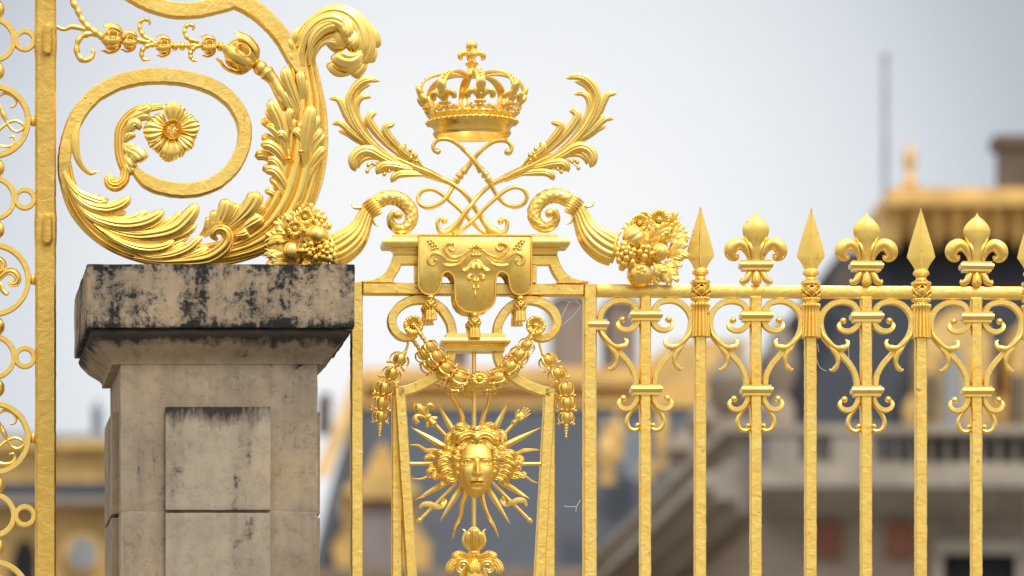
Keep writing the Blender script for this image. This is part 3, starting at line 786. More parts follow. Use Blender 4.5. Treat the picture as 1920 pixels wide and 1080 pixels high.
def jag_leaf(root, pts, hw, w0, w1, name='leaf', teeth=5, curl=4, mat=None):
    """toothed leaf: a folded blade whose edge is cut into points"""
    c, _ = resample([(p[0], p[1], 0) for p in pts], 24); m = M(); Ln = sum((c[i + 1] - c[i]).length for i in range(24))
    def wq(q): return w0 + (w1 - w0) * q - curl * q * q
    m.lobe([(c[i].x, c[i].y) for i in (0, 6, 12, 18, 24)], hw * .46, wq(0), wq(1), h=.5, groove=.45, b0=.5, hump=2, th=2.2, tip='point')
    k = max(2, min(4, teeth))
    for j in range(k):
        q = .18 + .62 * j / k; L = hw * (1.15 - .45 * q) + 3
        for sg in (-1, 1):
            i = int(q * 24); p = c[i]; T = (c[i + 1] - c[i]).normalized(); Nn = Vector((-T.y, T.x, 0)) * sg
            e1 = p + T * L * .55 + Nn * L * .45; e2 = p + T * L * 1.15 + Nn * L * (1.0 - .15 * rnd.random())
            m.lobe([(p.x - T.x * 2, p.y - T.y * 2), (e1.x, e1.y), (e2.x, e2.y)], hw * .36, wq(q) - .6, wq(q) + 2 * rnd.random() - 1.2, h=.5, groove=.4, b0=.55, hump=1.4, th=2, n=8, tip='round' if rnd.random() < .5 else 'point')
    return part(name, m, mat or G_ORN, root, sharp=45)
def blossom(root, u, v, w, r, n=6, name='flower', tilt=0, off=0.3, big=.42):
    m = M()
    for i in range(n):
        a = 2 * pi * i / n + off; s_, c_ = math.sin(a), math.cos(a)
        m.lobe([(u + s_ * r * .15, v - c_ * r * .15), (u + s_ * r * .55, v - c_ * r * .55), (u + s_ * r, v - c_ * r)], r * big, w, w + 3, h=.5, groove=.6, b0=.4, hump=1.5, th=1.6, curl=2)
    o = part(name, m, G_ORN, root)
    m = M(); m.ball(u, v, w + 4, r * .22, n=10, m=8)
    for i in range(7):
        a = 2 * pi * i / 7; m.ball(u + r * .22 * math.sin(a), v + r * .22 * math.cos(a), w + 4.5, r * .1, n=6, m=5)
    part('flower_centre', m, G_ORN, o); return o

hr = thing('cornucopia', 'right cornucopia spilling fruit and leaves onto the railing, beside the first spearhead', 'cornucopia', (1200, 533))
horn(hr, lambda q: mir(q, 886.2, -3.5), 0)
zr_ = Z(1140, 380, 6.54)
G = lambda *a: [(zr_(a[i], a[i + 1])[0] + (a[i + 2], a[i + 3] / 6.54)) for i in range(0, len(a), 4)]
q = zr_(300, 450)[0]; fruit_melon(hr, q[0], q[1], 24, 23, 1, .92, 8, .9)
q = zr_(610, 630)[0]; fruit_melon(hr, q[0], q[1], 28, 17.5, 1, 1, 9, .2, 'gourd')
q = zr_(370, 905)[0]; fruit_round(hr, q[0], q[1], 26, 24.5)
grapes(hr, G(175, 545, 34, 52, 100, 610, 28, 46, 100, 660, 30, 44, 150, 600, 42, 36, 215, 600, 42, 40, 285, 620, 36, 44, 135, 680, 42, 38, 180, 650, 50, 30, 240, 670, 46, 36, 190, 720, 44, 44, 290, 670, 34, 40, 120, 740, 34, 50, 170, 780, 34, 58, 265, 765, 36, 54, 150, 820, 28, 44, 240, 800, 30, 46, 210, 560, 30, 50, 125, 575, 28, 44))
grapes(hr, G(430, 640, 44, 28, 390, 580, 40, 36, 455, 590, 40, 44, 500, 665, 40, 42, 415, 700, 40, 48, 360, 640, 40, 40), 'berry_cluster')
blossom(hr, *zr_(605, 235)[0], 24, 20, 6, off=.2)
q = zr_(380, 260)[0]; blossom(hr, q[0], q[1], 10, 17, 6, 'rose', off=.6, big=.5)
q = zr_(430, 200)[0]; blossom(hr, q[0], q[1], 6, 13, 5, 'rose', off=.1, big=.5)
for pts, hw, w0, w1, t in (
        (zr_(680, 320, 760, 250, 820, 180, 855, 130), 9, 8, 22, 3), (zr_(640, 220, 690, 150, 725, 85), 6, 10, 12, 2),
        (zr_(700, 400, 790, 340, 860, 290, 905, 270), 10, 10, 22, 4), (zr_(500, 500, 560, 430, 640, 370, 730, 340), 11, 24, 34, 3),
        (zr_(640, 490, 740, 430, 850, 410, 930, 425, 1010, 470), 12, 16, 24, 6), (zr_(700, 500, 780, 480, 840, 520, 905, 575), 10, 22, 28, 4),
        (zr_(700, 690, 790, 650, 860, 620, 945, 640), 15, 20, 30, 5), (zr_(680, 740, 750, 770, 800, 800, 855, 835), 10, 20, 24, 4),
        (zr_(600, 750, 680, 830, 740, 930, 750, 1045), 13, 22, 30, 6), (zr_(530, 750, 570, 810, 610, 860, 635, 920), 9, 28, 34, 3),
        (zr_(545, 880, 550, 950, 545, 1000, 550, 1060), 7, 24, 26, 2), (zr_(720, 600, 800, 560, 850, 560, 900, 575), 10, 8, 14, 3),
        (zr_(640, 800, 720, 830, 770, 880, 785, 940), 10, 12, 18, 4), (zr_(560, 870, 600, 930, 620, 970, 640, 990), 9, 10, 12, 3), (zr_(300, 330, 260, 300, 230, 330, 240, 360), 8, 12, 14, 3)):
    jag_leaf(hr, pts, hw, w0, w1, teeth=t)

hl = thing('cornucopia', 'left cornucopia lying on the stone pillar cap with its fruit against the big acanthus scroll', 'cornucopia', (590, 500))
horn(hl, ident, 0)
zq = Z(480, 340, 6)
G = lambda *a: [(zq(a[i], a[i + 1])[0] + (a[i + 2], a[i + 3] / 6)) for i in range(0, len(a), 4)]
q = zq(670, 635)[0]; fruit_melon(hl, q[0], q[1], 30, 24, 1.05, .78, 8, .35)
q = zq(385, 810)[0]; fruit_melon(hl, q[0], q[1], 28, 17.5, 1, 1.08, 8, .1, 'gourd')
q = zq(560, 945)[0]; fruit_round(hl, q[0], q[1] + 4, 22, 15)
grapes(hl, G(700, 780, 40, 44, 770, 740, 40, 48, 770, 790, 52, 36, 730, 830, 52, 30, 830, 760, 34, 48, 820, 830, 46, 40, 775, 850, 52, 28, 700, 870, 40, 44, 660, 890, 36, 50, 740, 890, 46, 40, 850, 870, 40, 50, 800, 900, 44, 48, 870, 800, 30, 44, 860, 920, 34, 50, 680, 930, 30, 48, 640, 800, 34, 40, 760, 950, 32, 50))
grapes(hl, G(600, 740, 40, 40, 530, 760, 38, 34, 500, 815, 38, 40, 545, 820, 46, 30, 575, 850, 40, 44, 620, 810, 40, 38, 570, 800, 46, 20), 'berry_cluster')
grapes(hl, G(690, 420, 22, 42, 750, 440, 24, 44, 660, 480, 26, 38, 720, 480, 32, 26, 690, 520, 28, 44, 750, 530, 28, 44, 810, 520, 18, 42), 'grape_bunch')
blossom(hl, *zq(535, 430)[0], 30, 16, 6, off=.2)
blossom(hl, *zq(420, 560)[0], 34, 15, 5, off=.5, name='rose', big=.5)
for pts, hw, w0, w1, t in (
        (zq(560, 480, 610, 400, 640, 340, 662, 280), 11, 18, 22, 3), (zq(620, 480, 690, 420, 700, 360, 710, 330), 8, 14, 20, 3),
        (zq(400, 640, 320, 560, 270, 490, 225, 430), 11, 22, 28, 4), (zq(400, 500, 380, 440, 360, 400, 350, 370), 8, 30, 30, 3),
        (zq(360, 620, 290, 600, 220, 600, 165, 570), 9, 18, 22, 3), (zq(400, 700, 280, 650, 170, 660, 75, 700), 12, 20, 30, 5),
        (zq(330, 680, 280, 730, 220, 780, 160, 760), 10, 16, 22, 4), (zq(330, 850, 250, 820, 160, 800, 85, 770), 13, 16, 24, 5),
        (zq(420, 900, 330, 900, 250, 900, 160, 920), 13, 18, 24, 5), (zq(470, 480, 500, 400, 540, 340, 580, 310), 9, 22, 26, 3),
        (zq(470, 620, 450, 560, 480, 520, 560, 560), 11, 30, 38, 3), (zq(540, 600, 600, 540, 640, 500, 650, 460), 10, 22, 28, 3),
        (zq(480, 700, 520, 660, 560, 680, 600, 740), 9, 26, 34, 3), (zq(300, 930, 240, 960, 200, 990, 150, 1010), 14, 14, 18, 4), (zq(480, 930, 420, 960, 360, 980, 300, 990), 13, 14, 18, 4)):
    jag_leaf(hl, pts, hw, w0, w1, teeth=t)

# ================================================================ GARLAND AND PENDANTS
def husk(u, v, w, ang, r, n=5):
    """bell-shaped husk: barrel body inside four open curled straps; ang = direction of hanging"""
    cs, sn = math.cos(ang), math.sin(ang)
    def f(p): a, b, c = p; return (u + a * cs - b * sn, v + a * sn + b * cs, w + c)
    body = M().lathe(0, 0, [(-r * .95, r * .4), (-r * .85, r * .62), (-r * .7, r * .85), (-r * .2, r), (r * .3, r * .92), (r * .7, r * .7), (r * .95, r * .42), (r * 1.1, r * .2)], 22)
    b = M().add(body, f)
    ribs = M()
    for i in range(n):
        a = 2 * pi * i / n + .6; sa, ca = math.sin(a), math.cos(a)
        pts = [(q * r * sa, y * r, q * r * ca) for q, y in ((.55, -.85), (1.05, -.75), (1.38, -.3), (1.42, .2), (1.25, .62), (1.1, .85), (1.25, 1.05), (1.45, 1.0))]
        ribs.sweep(pts, [.17 * r, .16 * r, .13 * r, .12 * r, .14 * r, .16 * r, .16 * r, .1 * r], None, TUBE6, n=18, N=(ca, 0, -sa))
        ribs.ball(1.42 * r * sa, .98 * r, 1.42 * r * ca, r * .2, n=8, m=6)
    return b, M().add(ribs, f)
def turned(u0, v0, u1, v1, w, rs):
    m = M(); m.sweep([(u0 + (u1 - u0) * i / 4, v0 + (v1 - v0) * i / 4, w) for i in range(5)], rs, None, TUBE, n=28); return m
z = Z(680, 580, 4.5)
def garland(w, du, dv, label, main=True):
    t = thing('husk_garland', label, 'garland', (892 + du, 740 + dv, w), 'husk garlands')
    sh = lambda q: [(a + du, b + dv) for a, b in q]
    LP = sh(z(555, 335, 612, 415, 690, 512, 802, 592)); RP = sh(z(1372, 322, 1308, 402, 1232, 500, 1128, 590))
    for L in (LP, RP):
        for i, p in enumerate(L):
            nx = L[i + 1] if i < 3 else sh(z(960, 640))[0]
            a = math.atan2(nx[1] - p[1], nx[0] - p[0]) - pi / 2
            b, r = husk(p[0], p[1], w, a, 13.4 if i else 11.4)
            o = part('husk', b, G_ORN, t); part('curled_strap', r, G_ORN, o)
    for pts in (sh(z(425, 150, 470, 215, 530, 300)), sh(z(1470, 150, 1425, 215, 1385, 295))):
        m = M(); m.sweep([(a, b, w) for a, b in pts], [2.6, 4, 3], None, TUBE, n=14)
        a, b = pts[1], pts[2]
        for k in (.1, .5, .9): m.ball(a[0] + (b[0] - a[0]) * k, a[1] + (b[1] - a[1]) * k, w, 5.2, 1, .6, 1, 12, 8)
        part('turned_link', m, G_ORN, t)
    c = sh(z(965, 612))[0]
    m = M().ball(c[0], c[1] + 2, w, 20, 1, .82, .9, 30, 14); o = part('boss', m, G_ORN, t)
    if main:
        m = M()
        for i in range(12):
            a = 2 * pi * i / 12; s_, c_ = math.sin(a), math.cos(a)
            m.lobe([(c[0] + s_ * 4, c[1] - c_ * 3.5), (c[0] + s_ * 12, c[1] - c_ * 10), (c[0] + s_ * 19.5, c[1] - c_ * 16)], 4.6, w + 17, w + 9, h=.7, groove=-.2, b0=.35, hump=4, th=1.5)
        m.ball(c[0], c[1] - .5, w + 19, 5.4, n=12, m=8); part('boss_petals', m, G_ORN, o)
    m = M()
    for i in range(5):
        a = (i - 2) * .5; jx = c[0] + math.sin(a) * 20; jy = c[1] + math.cos(a) * 19
        m.lobe([(c[0] + math.sin(a) * 10, c[1] + math.cos(a) * 8), (jx, jy), (c[0] + math.sin(a) * 25, c[1] + math.cos(a) * 24)], 6, w - 6, w - 2, h=.6, tip='point')
    part('under_leaf', m, G_ORN, t)
    if main:
        for q in (z(418, 150)[0], z(1450, 152)[0]):
            blossom(t, q[0], q[1], w - 4, 19, 7, 'rosette', off=.2, big=.42)
    return t
garland(26, 0, 0, 'front husk garland slung between two rosettes, with a ribbed boss at its lowest point')
garland(-26, -7, 7, 'darker back husk garland showing just behind and below the front garland', False)
def pendant(pts, hook, drop, label):
    t = thing('husk_pendant', label, 'pendant', (drop[-1][0], drop[-1][1], 8), 'husk pendants')
    for i, p in enumerate(pts):
        nx = pts[i + 1] if i < len(pts) - 1 else drop[0]
        a = math.atan2(nx[1] - p[1], nx[0] - p[0]) - pi / 2
        b, r = husk(p[0], p[1], 8, a, 13 if i < len(pts) - 1 else 11)
        o = part('husk', b, G_ORN, t); part('curled_strap', r, G_ORN, o)
    m = M().sweep([(a, b, 6) for a, b in hook], [2.4, 2.2, 2.4, 2.4], None, TUBE, n=16)
    a, b = hook[-1], pts[0]
    for k in (0, .18, .36): m.ball(a[0] + (b[0] - a[0]) * k, a[1] + (b[1] - a[1]) * k, 8, 4.6, 1, .6, 1, 12, 8)
    part('hook', m, G_ORN, t)
    m = M()
    for i in range(5):
        t_ = i / 4; m.ball(drop[0][0] + (drop[1][0] - drop[0][0]) * t_, drop[0][1] + (drop[1][1] - drop[0][1]) * t_, 8, 4.3 - .5 * i, 1, 1.35, 1, 12, 8)
    part('bead_drop', m, G_ORN, t)
pendant(z(308, 430, 240, 552, 175, 672, 152, 795, 148, 908), z(380, 275, 376, 310, 365, 340, 350, 368), z(144, 975, 139, 1070), 'left pendant of husks and beads, hanging from the left lyre scroll')
pendant(z(1562, 440, 1640, 552, 1700, 680, 1716, 800, 1716, 920), z(1488, 280, 1492, 310, 1503, 345, 1516, 380), z(1714, 985, 1712, 1080), 'right pendant of husks and beads, hanging from the right lyre scroll')

# ================================================================ SUN MASK
z = Z(720, 720, 4.5); y = Z(640, 840, 4.0)
FU, FV = 889.5, 872.0
sun_ = thing('sun_mask', 'gilded sun mask, a calm human face with wavy hair ringed by straight and wavy rays', 'sun mask', (889, 1000))
W0 = 16
def ray(a, b, hw, w=6):
    dd = (Vector((FU, FV + 12)) - Vector(a)).normalized() * 14; a = (a[0] + dd.x, a[1] + dd.y); m = M(); sec = [(-1, -.2), (0, 1), (1, -.2), (0, -1)]
    m.sweep([(a[0], a[1], w), ((a[0] * 2 + b[0]) / 3, (a[1] * 2 + b[1]) / 3, w), ((a[0] + b[0] * 2) / 3, (a[1] + b[1] * 2) / 3, w), (b[0], b[1], w)], [hw * 1.1, hw * 1.15, hw * .75, .4], [hw * .5, hw * .5, hw * .35, .3], sec, n=14)
    part('ray', m, G_ORN, sun_, sharp=20)
for q in (z(585, 410, 445, 165), z(505, 525, 220, 365), z(925, 400, 1055, 140), z(1010, 510, 1320, 371), z(480, 850, 265, 980), z(1030, 845, 1225, 972), y(880, 310, 735, 556), y(1105, 305, 1262, 572), y(745, 300, 556, 392) if 0 else z(500, 840, 270, 978)):
    ray(q[0], q[1], 5.0)
def wavy(pts, hw=6.0):
    pts = [tuple(Vector(pts[0]) + (Vector((FU, FV + 12)) - Vector(pts[0])).normalized() * 12)] + pts; n = len(pts); m = M()
    m.sweep([(a, b, 6) for a, b in pts], [hw] + [hw * (1 - .68 * i / (n - 1)) for i in range(1, n - 1)] + [.4], [4, 4, 3, 2, .5], [(-1, -.3), (-.15, 1), (.15, 1), (1, -.3), (0, -.8)], n=36)
    part('wavy_ray', m, G_ORN, sun_, sharp=30)
wavy(z(662, 350, 655, 270, 615, 180, 575, 120, 562, 60, 525, 10)); wavy(z(820, 360, 842, 270, 872, 190, 885, 120, 905, 50))
wavy(z(500, 610, 430, 565, 350, 560, 285, 522, 215, 515)); wavy(z(1035, 605, 1110, 595, 1170, 565, 1240, 558, 1318, 560))
wavy(z(440, 775, 370, 785, 310, 805, 228, 800), 4); wavy(z(1120, 775, 1190, 785, 1250, 825, 1305, 838), 4)
wavy(y(935, 350, 905, 430, 890, 520, 850, 600, 835, 685)); wavy(y(1048, 345, 1065, 420, 1095, 500, 1140, 580, 1178, 672))
for q in (z(215, 675, 420, 675), z(1325, 677, 1130, 677)):
    part('rod_ray', M().sweep([(q[0][0], q[0][1], 5), (q[1][0], q[1][1], 5)], 3.6, 3.6, TUBE, n=6), G_ORN, sun_)
for sg, q, rb in ((-1, y(865, 262, 585, 545), y(585, 455, 610, 430, 660, 428, 705, 445, 750, 438, 772, 405, 760, 375)), (1, y(1125, 260, 1410, 545), y(1385, 440, 1365, 405, 1320, 398, 1275, 415, 1235, 425, 1210, 395, 1218, 365))):
    m = M().sweep([(q[0][0], q[0][1], 6), (q[1][0], q[1][1], 6)], 3.4, 3.4, TUBE, n=8)
    m.ball(q[1][0], q[1][1], 6, 4.8, n=12, m=8); d = (Vector(q[1]) - Vector(q[0])).normalized()
    m.ball(q[1][0] + d.x * 4, q[1][1] + d.y * 4, 6, 3.2, n=10, m=7)
    o = part('torch_ray', m, G_ORN, sun_)
    m = M().sweep([(a, b, w) for (a, b), w in zip(rb, (11, 12, 13, 12, 7, 2, -2))], [2.5, 4.6, 5, 5, 5, 4.6, 3], [1, 1, 1, 1, 1, 1, 1], RECT, n=40)
    part('ribbon', m, G_ORN, o)
# sceptre with lily, upper left
m = M().sweep([(a, b, 7) for a, b in z(545, 470, 480, 400, 405, 318)], [3.6, 3.6, 3.2], None, TUBE, n=10)
sc_ = part('sceptre', m, G_ORN, sun_)
q = z(400, 325)[0]
def tilted(fn, u, v, ang, w=8):
    cs, sn = math.cos(ang), math.sin(ang); m = M(); k = fn()
    return m.add(k, lambda p: (u + p[0] * cs - p[1] * sn, v + p[0] * sn + p[1] * cs, w + p[2]))
def small_lily():
    m = M()
    m.sweep([(0, -10, 0), (0, -18, 0), (0, -27, 1), (0, -36, 1), (0, -45, 0), (0, -50, 0)], [3.4, 4, 8, 10, 5, .5], [3.4, 4, 7, 8, 4, .5], TUBE, n=22)
    for sg in (-1, 1):
        m.sweep([(2 * sg, -12, 0), (6 * sg, -20, 1), (12 * sg, -27, 2), (19 * sg, -26, 2), (20 * sg, -19, 1), (15 * sg, -17, 1)], [2.5, 3.4, 4.4, 5.4, 5, 2], None, TUBE, n=22, round1=.1)
        m.sweep([(2 * sg, -8, 0), (7 * sg, -4, 0), (11 * sg, 1, 0), (13 * sg, -2, 0)], [2.5, 3, 2.6, 1.2], None, TUBE8, n=12)
    m.sweep([(-8, -11, 3), (0, -12, 6), (8, -11, 3)], [3, 3.6, 3], None, TUBE, n=8, round0=.15, round1=.15)
    m.lathe(0, 0, [(-10, 4), (-4, 5), (0, 7), (5, 7.5), (8, 5), (10, 3.5)], 16)
    return m
part('lily_head', tilted(small_lily, q[0], q[1], -.75), G_ORN, sc_)
# sceptre with open hand, upper right
m = M().sweep([(a, b, 7) for a, b in z(995, 445, 1040, 395, 1085, 345)], [3.6, 3.4, 3.0], None, TUBE, n=10)
hs = part('hand_sceptre', m, G_ORN, sun_)
def small_hand():
    m = M()    # palm towards viewer, fingers up (negative v)
    m.lathe(0, 0, [(3, 2.4), (1, 4.6), (-2, 5.2), (-4.5, 5), (-6, 3.2)], 14)
    m.sweep([(0, -4, 0), (0, -10, 0), (.4, -16, 0), (.8, -21, 0), (1, -24, 0)], [3.6, 5, 7.6, 8.4, 7.8], [3, 3.4, 4, 3.6, 2.8], TUBE, n=16)
    m.ball(-4, -13, 2.4, 3.6, 1, 1.5, .8, 10, 8)          # ball of the thumb
    m.ball(4.8, -15, 2.0, 3.0, 1, 1.7, .8, 10, 8)
    for x, L, lean, r in ((-5.4, 13.5, -1.4, 1.85), (-1.4, 16.5, -.4, 1.95), (2.8, 15.5, .9, 1.9), (6.6, 12, 2.2, 1.65)):
        m.sweep([(x * .92 + 1, -20, 0), (x + 1 + lean * .25, -23 - L * .25, .6), (x + 1 + lean * .6, -23 - L * .62, .9), (x + 1 + lean, -23 - L, 2.2)], [r * 1.12, r * 1.05, r, r * .72], None, TUBE, n=16, round1=.12)
    m.sweep([(-5, -11, 2), (-8.6, -15.5, 3.4), (-10.4, -20.5, 4.4), (-10.2, -25, 5)], [2.6, 2.4, 2.1, 1.4], None, TUBE, n=14, round1=.15)
    return m
q = z(1090, 335)[0]
part('open_hand', tilted(small_hand, q[0], q[1], .78), G_ORN, hs)

# face
def face():
    m = M(); R = 35.5; g = lambda x, s: math.exp(-(x / s) ** 2)
    NR, NA = 150, 220
    def radius(a):   # outline; a=0 towards the chin
        x, yy = math.sin(a), math.cos(a)
        if yy > 0: e = ((abs(x) / 1.0) ** 2.0 + (abs(yy) / 1.36) ** 2.0) ** -.5 * (1 - .07 * (math.sin(2 * a)) ** 2)
        else: e = ((abs(x) / 1.0) ** 2.3 + (abs(yy) / 1.5) ** 2.3) ** (-1 / 2.3)
        return e
    def height(x, yy, rho):
        # x, yy in face half-widths, yy measured from the eye line, down positive
        ax = abs(x); h = .92 * max(0, 1 - rho ** 2.5) ** .5
        br = yy + .22 + .10 * (ax - .45) ** 2 * 4 - .03
        h += .07 * g(br, .11) * g(ax - .45, .36) - .03 * g(x, .1) * g(yy + .2, .1)
        h -= .19 * math.exp(-((ax - .5) / .30) ** 2 - ((yy + .0) / .15) ** 2)
        h -= .07 * math.exp(-((ax - .2) / .12) ** 2 - ((yy - .02) / .16) ** 2)
        h += .14 * math.exp(-((ax - .53) / .185) ** 2 - (yy / .095) ** 2)
        e = math.sqrt(((ax - .52) / .255) ** 2 + ((yy - .01) / .135) ** 2)
        h += .065 * g(e - 1, .2) * (1.25 if yy < 0 else .8)
        pe = math.hypot((ax - .51) / .085, yy / .085); h -= .035 * g(pe - .0, .5); h += .02 * g(pe - 1, .3)
        t = (yy + .25) / .87
        if t > 0:
            rise = .06 + .33 * smooth(min(1, t)) ; wd = .105 + .045 * t
            cut = 1 - smooth((yy - .60) / .09)
            h += rise * math.exp(-abs(x / wd) ** 2.2) * cut * smooth(t / .3)
        h += .13 * math.exp(-((ax - .165) / .075) ** 2 - ((yy - .57) / .085) ** 2)
        h -= .08 * math.exp(-((ax - .085) / .045) ** 2 - ((yy - .675) / .03) ** 2)
        h += .06 * g(yy - .9, .18) * g(x, .45)
        h -= .03 * g(x, .05) * g(yy - .8, .07)
        lip = yy - .905 - .02 * (1 - g(x, .07)) - .10 * (ax ** 2) * 2
        h += .10 * g(lip, .055) * math.exp(-(ax / .34) ** 4)
        h -= .19 * g(yy - .985 - .0 * ax, .028) * math.exp(-(ax / .36) ** 6)
        h += .12 * g(yy - 1.065, .06) * math.exp(-(ax / .23) ** 4)
        h -= .05 * g(ax - .34, .06) * g(yy - .99, .07)
        h -= .06 * g(yy - 1.2, .07) * g(x, .28)
        h += .10 * g(yy - 1.42, .16) * g(x, .26)
        h += .05 * g(ax - .55, .24) * g(yy - .5, .26)
        h -= .03 * g(ax - .42, .12) * g(yy - .85, .2)
        return h
    cy = .30; R = 37.5; rings = []
    for i in range(1, NR + 1):
        rr = math.sin(pi / 2 * (i / NR)) ** .9; ring = []
        for j in range(NA):
            a = 2 * pi * j / NA; e = radius(a); x = rr * e * math.sin(a); yy = rr * e * math.cos(a) + cy
            ring.append((FU + x * R, FV + yy * R, W0 + R * height(x, yy, rr)))
        rings.append(ring)
    back = [(FU + (p[0] - FU) * .9, FV + cy * R + (p[1] - FV - cy * R) * .9, W0 - 8) for p in rings[-1]]
    rings.append(back); m.grid(rings, True, True, True); return m
fc = part('face', face(), G_FACE, sun_, sharp=80)
# hair: wavy locks drawn on the face zoom
HA = [
 # crown of hair from the parting outwards (left side)
 ((760, 490, 700, 480, 660, 500, 630, 540, 600, 560, 575, 590, 545, 600), 26, 18, 12), ((765, 470, 720, 440, 660, 450, 620, 480, 580, 520, 560, 560, 530, 580), 27, 30, 14),
 ((760, 450, 700, 440, 640, 430, 590, 450, 560, 490, 530, 530, 520, 570), 26, 28, 10), ((740, 500, 690, 510, 660, 540, 640, 570, 610, 590, 600, 620), 20, 24, 16),
 ((600, 460, 560, 440, 530, 460, 520, 500, 540, 530, 520, 570), 22, 18, 8), ((640, 400, 590, 390, 580, 420, 620, 430), 20, 22, 16),
 ((740, 390, 690, 400, 650, 370, 600, 370, 590, 400), 20, 22, 14), ((760, 400, 720, 420, 680, 410, 640, 420, 610, 440), 22, 26, 14), ((700, 380, 660, 350, 620, 350, 600, 370), 16, 18, 10),
 ((530, 560, 500, 580, 510, 620, 550, 600, 580, 620), 20, 16, 8), ((610, 560, 570, 600, 530, 590, 505, 560), 18, 22, 10),
 # left side locks streaming out
 ((600, 590, 550, 600, 500, 610, 450, 590, 400, 610, 350, 630, 345, 650, 375, 650), 22, 22, 10),
 ((605, 620, 560, 640, 510, 620, 460, 640, 420, 630, 380, 620, 365, 645), 18, 26, 14),
 ((600, 650, 550, 680, 500, 660, 450, 690, 410, 690, 380, 700, 400, 720), 24, 24, 10), ((600, 680, 560, 710, 520, 690, 470, 700, 430, 730, 390, 730, 360, 760, 375, 790, 400, 780), 24, 20, 10),
 ((600, 710, 560, 740, 520, 730, 480, 750, 440, 750, 410, 780, 420, 810, 450, 810), 24, 22, 12), ((600, 740, 570, 780, 530, 770, 500, 800, 460, 800, 430, 810), 22, 18, 8),
 ((605, 770, 590, 810, 550, 820, 520, 810, 490, 830, 480, 860, 500, 860), 20, 20, 10), ((600, 720, 580, 770, 560, 830, 530, 840, 520, 870), 14, 16, 8), ((575, 640, 530, 660, 480, 650, 440, 670, 400, 660), 16, 30, 16)]
HR = [
 ((770, 490, 830, 480, 870, 510, 900, 550, 930, 570, 960, 590, 990, 590), 26, 20, 12), ((765, 470, 820, 440, 880, 450, 920, 490, 950, 530, 990, 550, 1010, 580), 27, 30, 14),
 ((770, 450, 830, 430, 890, 430, 940, 450, 970, 490, 1000, 520, 1015, 560), 26, 28, 10), ((790, 500, 840, 510, 870, 540, 890, 570, 920, 600), 20, 24, 16),
 ((930, 430, 970, 420, 1000, 440, 1000, 480, 980, 510, 1015, 550), 22, 18, 8), ((940, 480, 970, 470, 985, 500, 960, 520), 16, 26, 18),
 ((790, 390, 830, 400, 870, 370, 910, 360, 930, 390), 20, 22, 14), ((770, 400, 810, 420, 850, 400, 890, 410, 920, 400), 22, 26, 14), ((830, 380, 860, 350, 890, 345, 905, 360), 16, 18, 10),
 ((920, 560, 960, 600, 1000, 580, 1020, 560), 18, 22, 10),
 ((930, 590, 980, 600, 1030, 590, 1070, 600, 1110, 630, 1150, 640, 1145, 670, 1120, 660), 24, 20, 10), ((930, 620, 980, 640, 1020, 620, 1060, 640, 1090, 670, 1130, 670, 1160, 690), 20, 26, 14),
 ((930, 650, 980, 680, 1030, 660, 1070, 690, 1100, 720, 1130, 710, 1140, 740), 24, 24, 10), ((930, 680, 970, 710, 1010, 700, 1050, 720, 1080, 760, 1120, 770, 1160, 790, 1180, 765, 1155, 755), 24, 22, 10),
 ((930, 710, 960, 750, 1000, 740, 1040, 760, 1070, 790, 1110, 800, 1140, 800), 22, 20, 12), ((925, 740, 950, 780, 990, 780, 1020, 800, 1030, 840, 1010, 860), 22, 18, 8),
 ((920, 760, 930, 800, 970, 810, 990, 830, 980, 850), 18, 20, 10), ((940, 720, 960, 780, 1000, 820, 1040, 820), 14, 14, 8), ((955, 640, 1010, 650, 1050, 670, 1090, 700, 1110, 740), 16, 30, 16)]
lockn = 0
for side, L in (('l', HA), ('r', HR)):
    for pts, hw, w0, w1 in L:
        p = z(*pts); q0 = Vector(p[0]); dq = Vector((FU, FV - 10)) - q0; p = ([tuple(q0 + dq.normalized() * 5)] if dq.length > 22 else []) + p; m = M(); n = len(p)
        m.sweep([(a, b, 10 + w0 + (w1 - w0) * i / (n - 1) + 3 * math.sin(i * 2.1)) for i, (a, b) in enumerate(p)], [hw * k / 3.6 for k in (.6, .95, 1.0, .9, .8, .6, .25)], [hw * k / 4.8 for k in (.6, .8, .85, .8, .7, .5, .25)], fluted(3, .5, 4), n=n * 6)
        part('hair_lock', m, G_ORN, sun_, sharp=60)
part('hair_base', M().ball(FU, 857, 4, 40, 1.0, 1.05, .55, 30, 16), G_ORN, sun_)
# calyx bud and leafy boss under the mask
q = (888, 1012)
bd = part('calyx_bud', M().lathe(888.3, 4, [(988, 4), (990, 7), (996, 12.5), (1006, 15.5), (1016, 15.5), (1024, 12), (1030, 7)], 40, 8, .1), G_ORN, sun_)
m = M()
m.lobe(y(992, 765, 992, 700, 992, 640, 992, 610), 9, 14, 20, h=.6, groove=.4, b0=.8)
for sg in (-1, 1):
    f = (lambda q: q) if sg < 0 else (lambda q: mir(q, 888.2))
    m.sweep([(a, b, 8) for a, b in f(y(970, 768, 935, 740, 918, 700, 922, 660, 925, 630, 905, 612))], [4, 4.6, 4.4, 3.4, 2.4, .8], [5, 6, 6, 5, 3, 1], TUBE8, n=26)
    m.lobe(f(y(975, 765, 950, 720, 948, 670, 955, 635)), 6.5, 10, 16, h=.6, groove=.3, b0=.7)
part('sepal', m, G_ORN, bd)
part('neck_ring', M().lathe(888.3, 4, [(1028, 6), (1032, 9.5), (1035, 11), (1040, 11), (1043, 9.5), (1046, 6), (1052, 7)], 26), G_ORN, sun_)
m = M()
m.lathe(888.3, 2, [(1046, 7), (1054, 14), (1066, 22), (1080, 26), (1100, 24), (1126, 12)], 36)
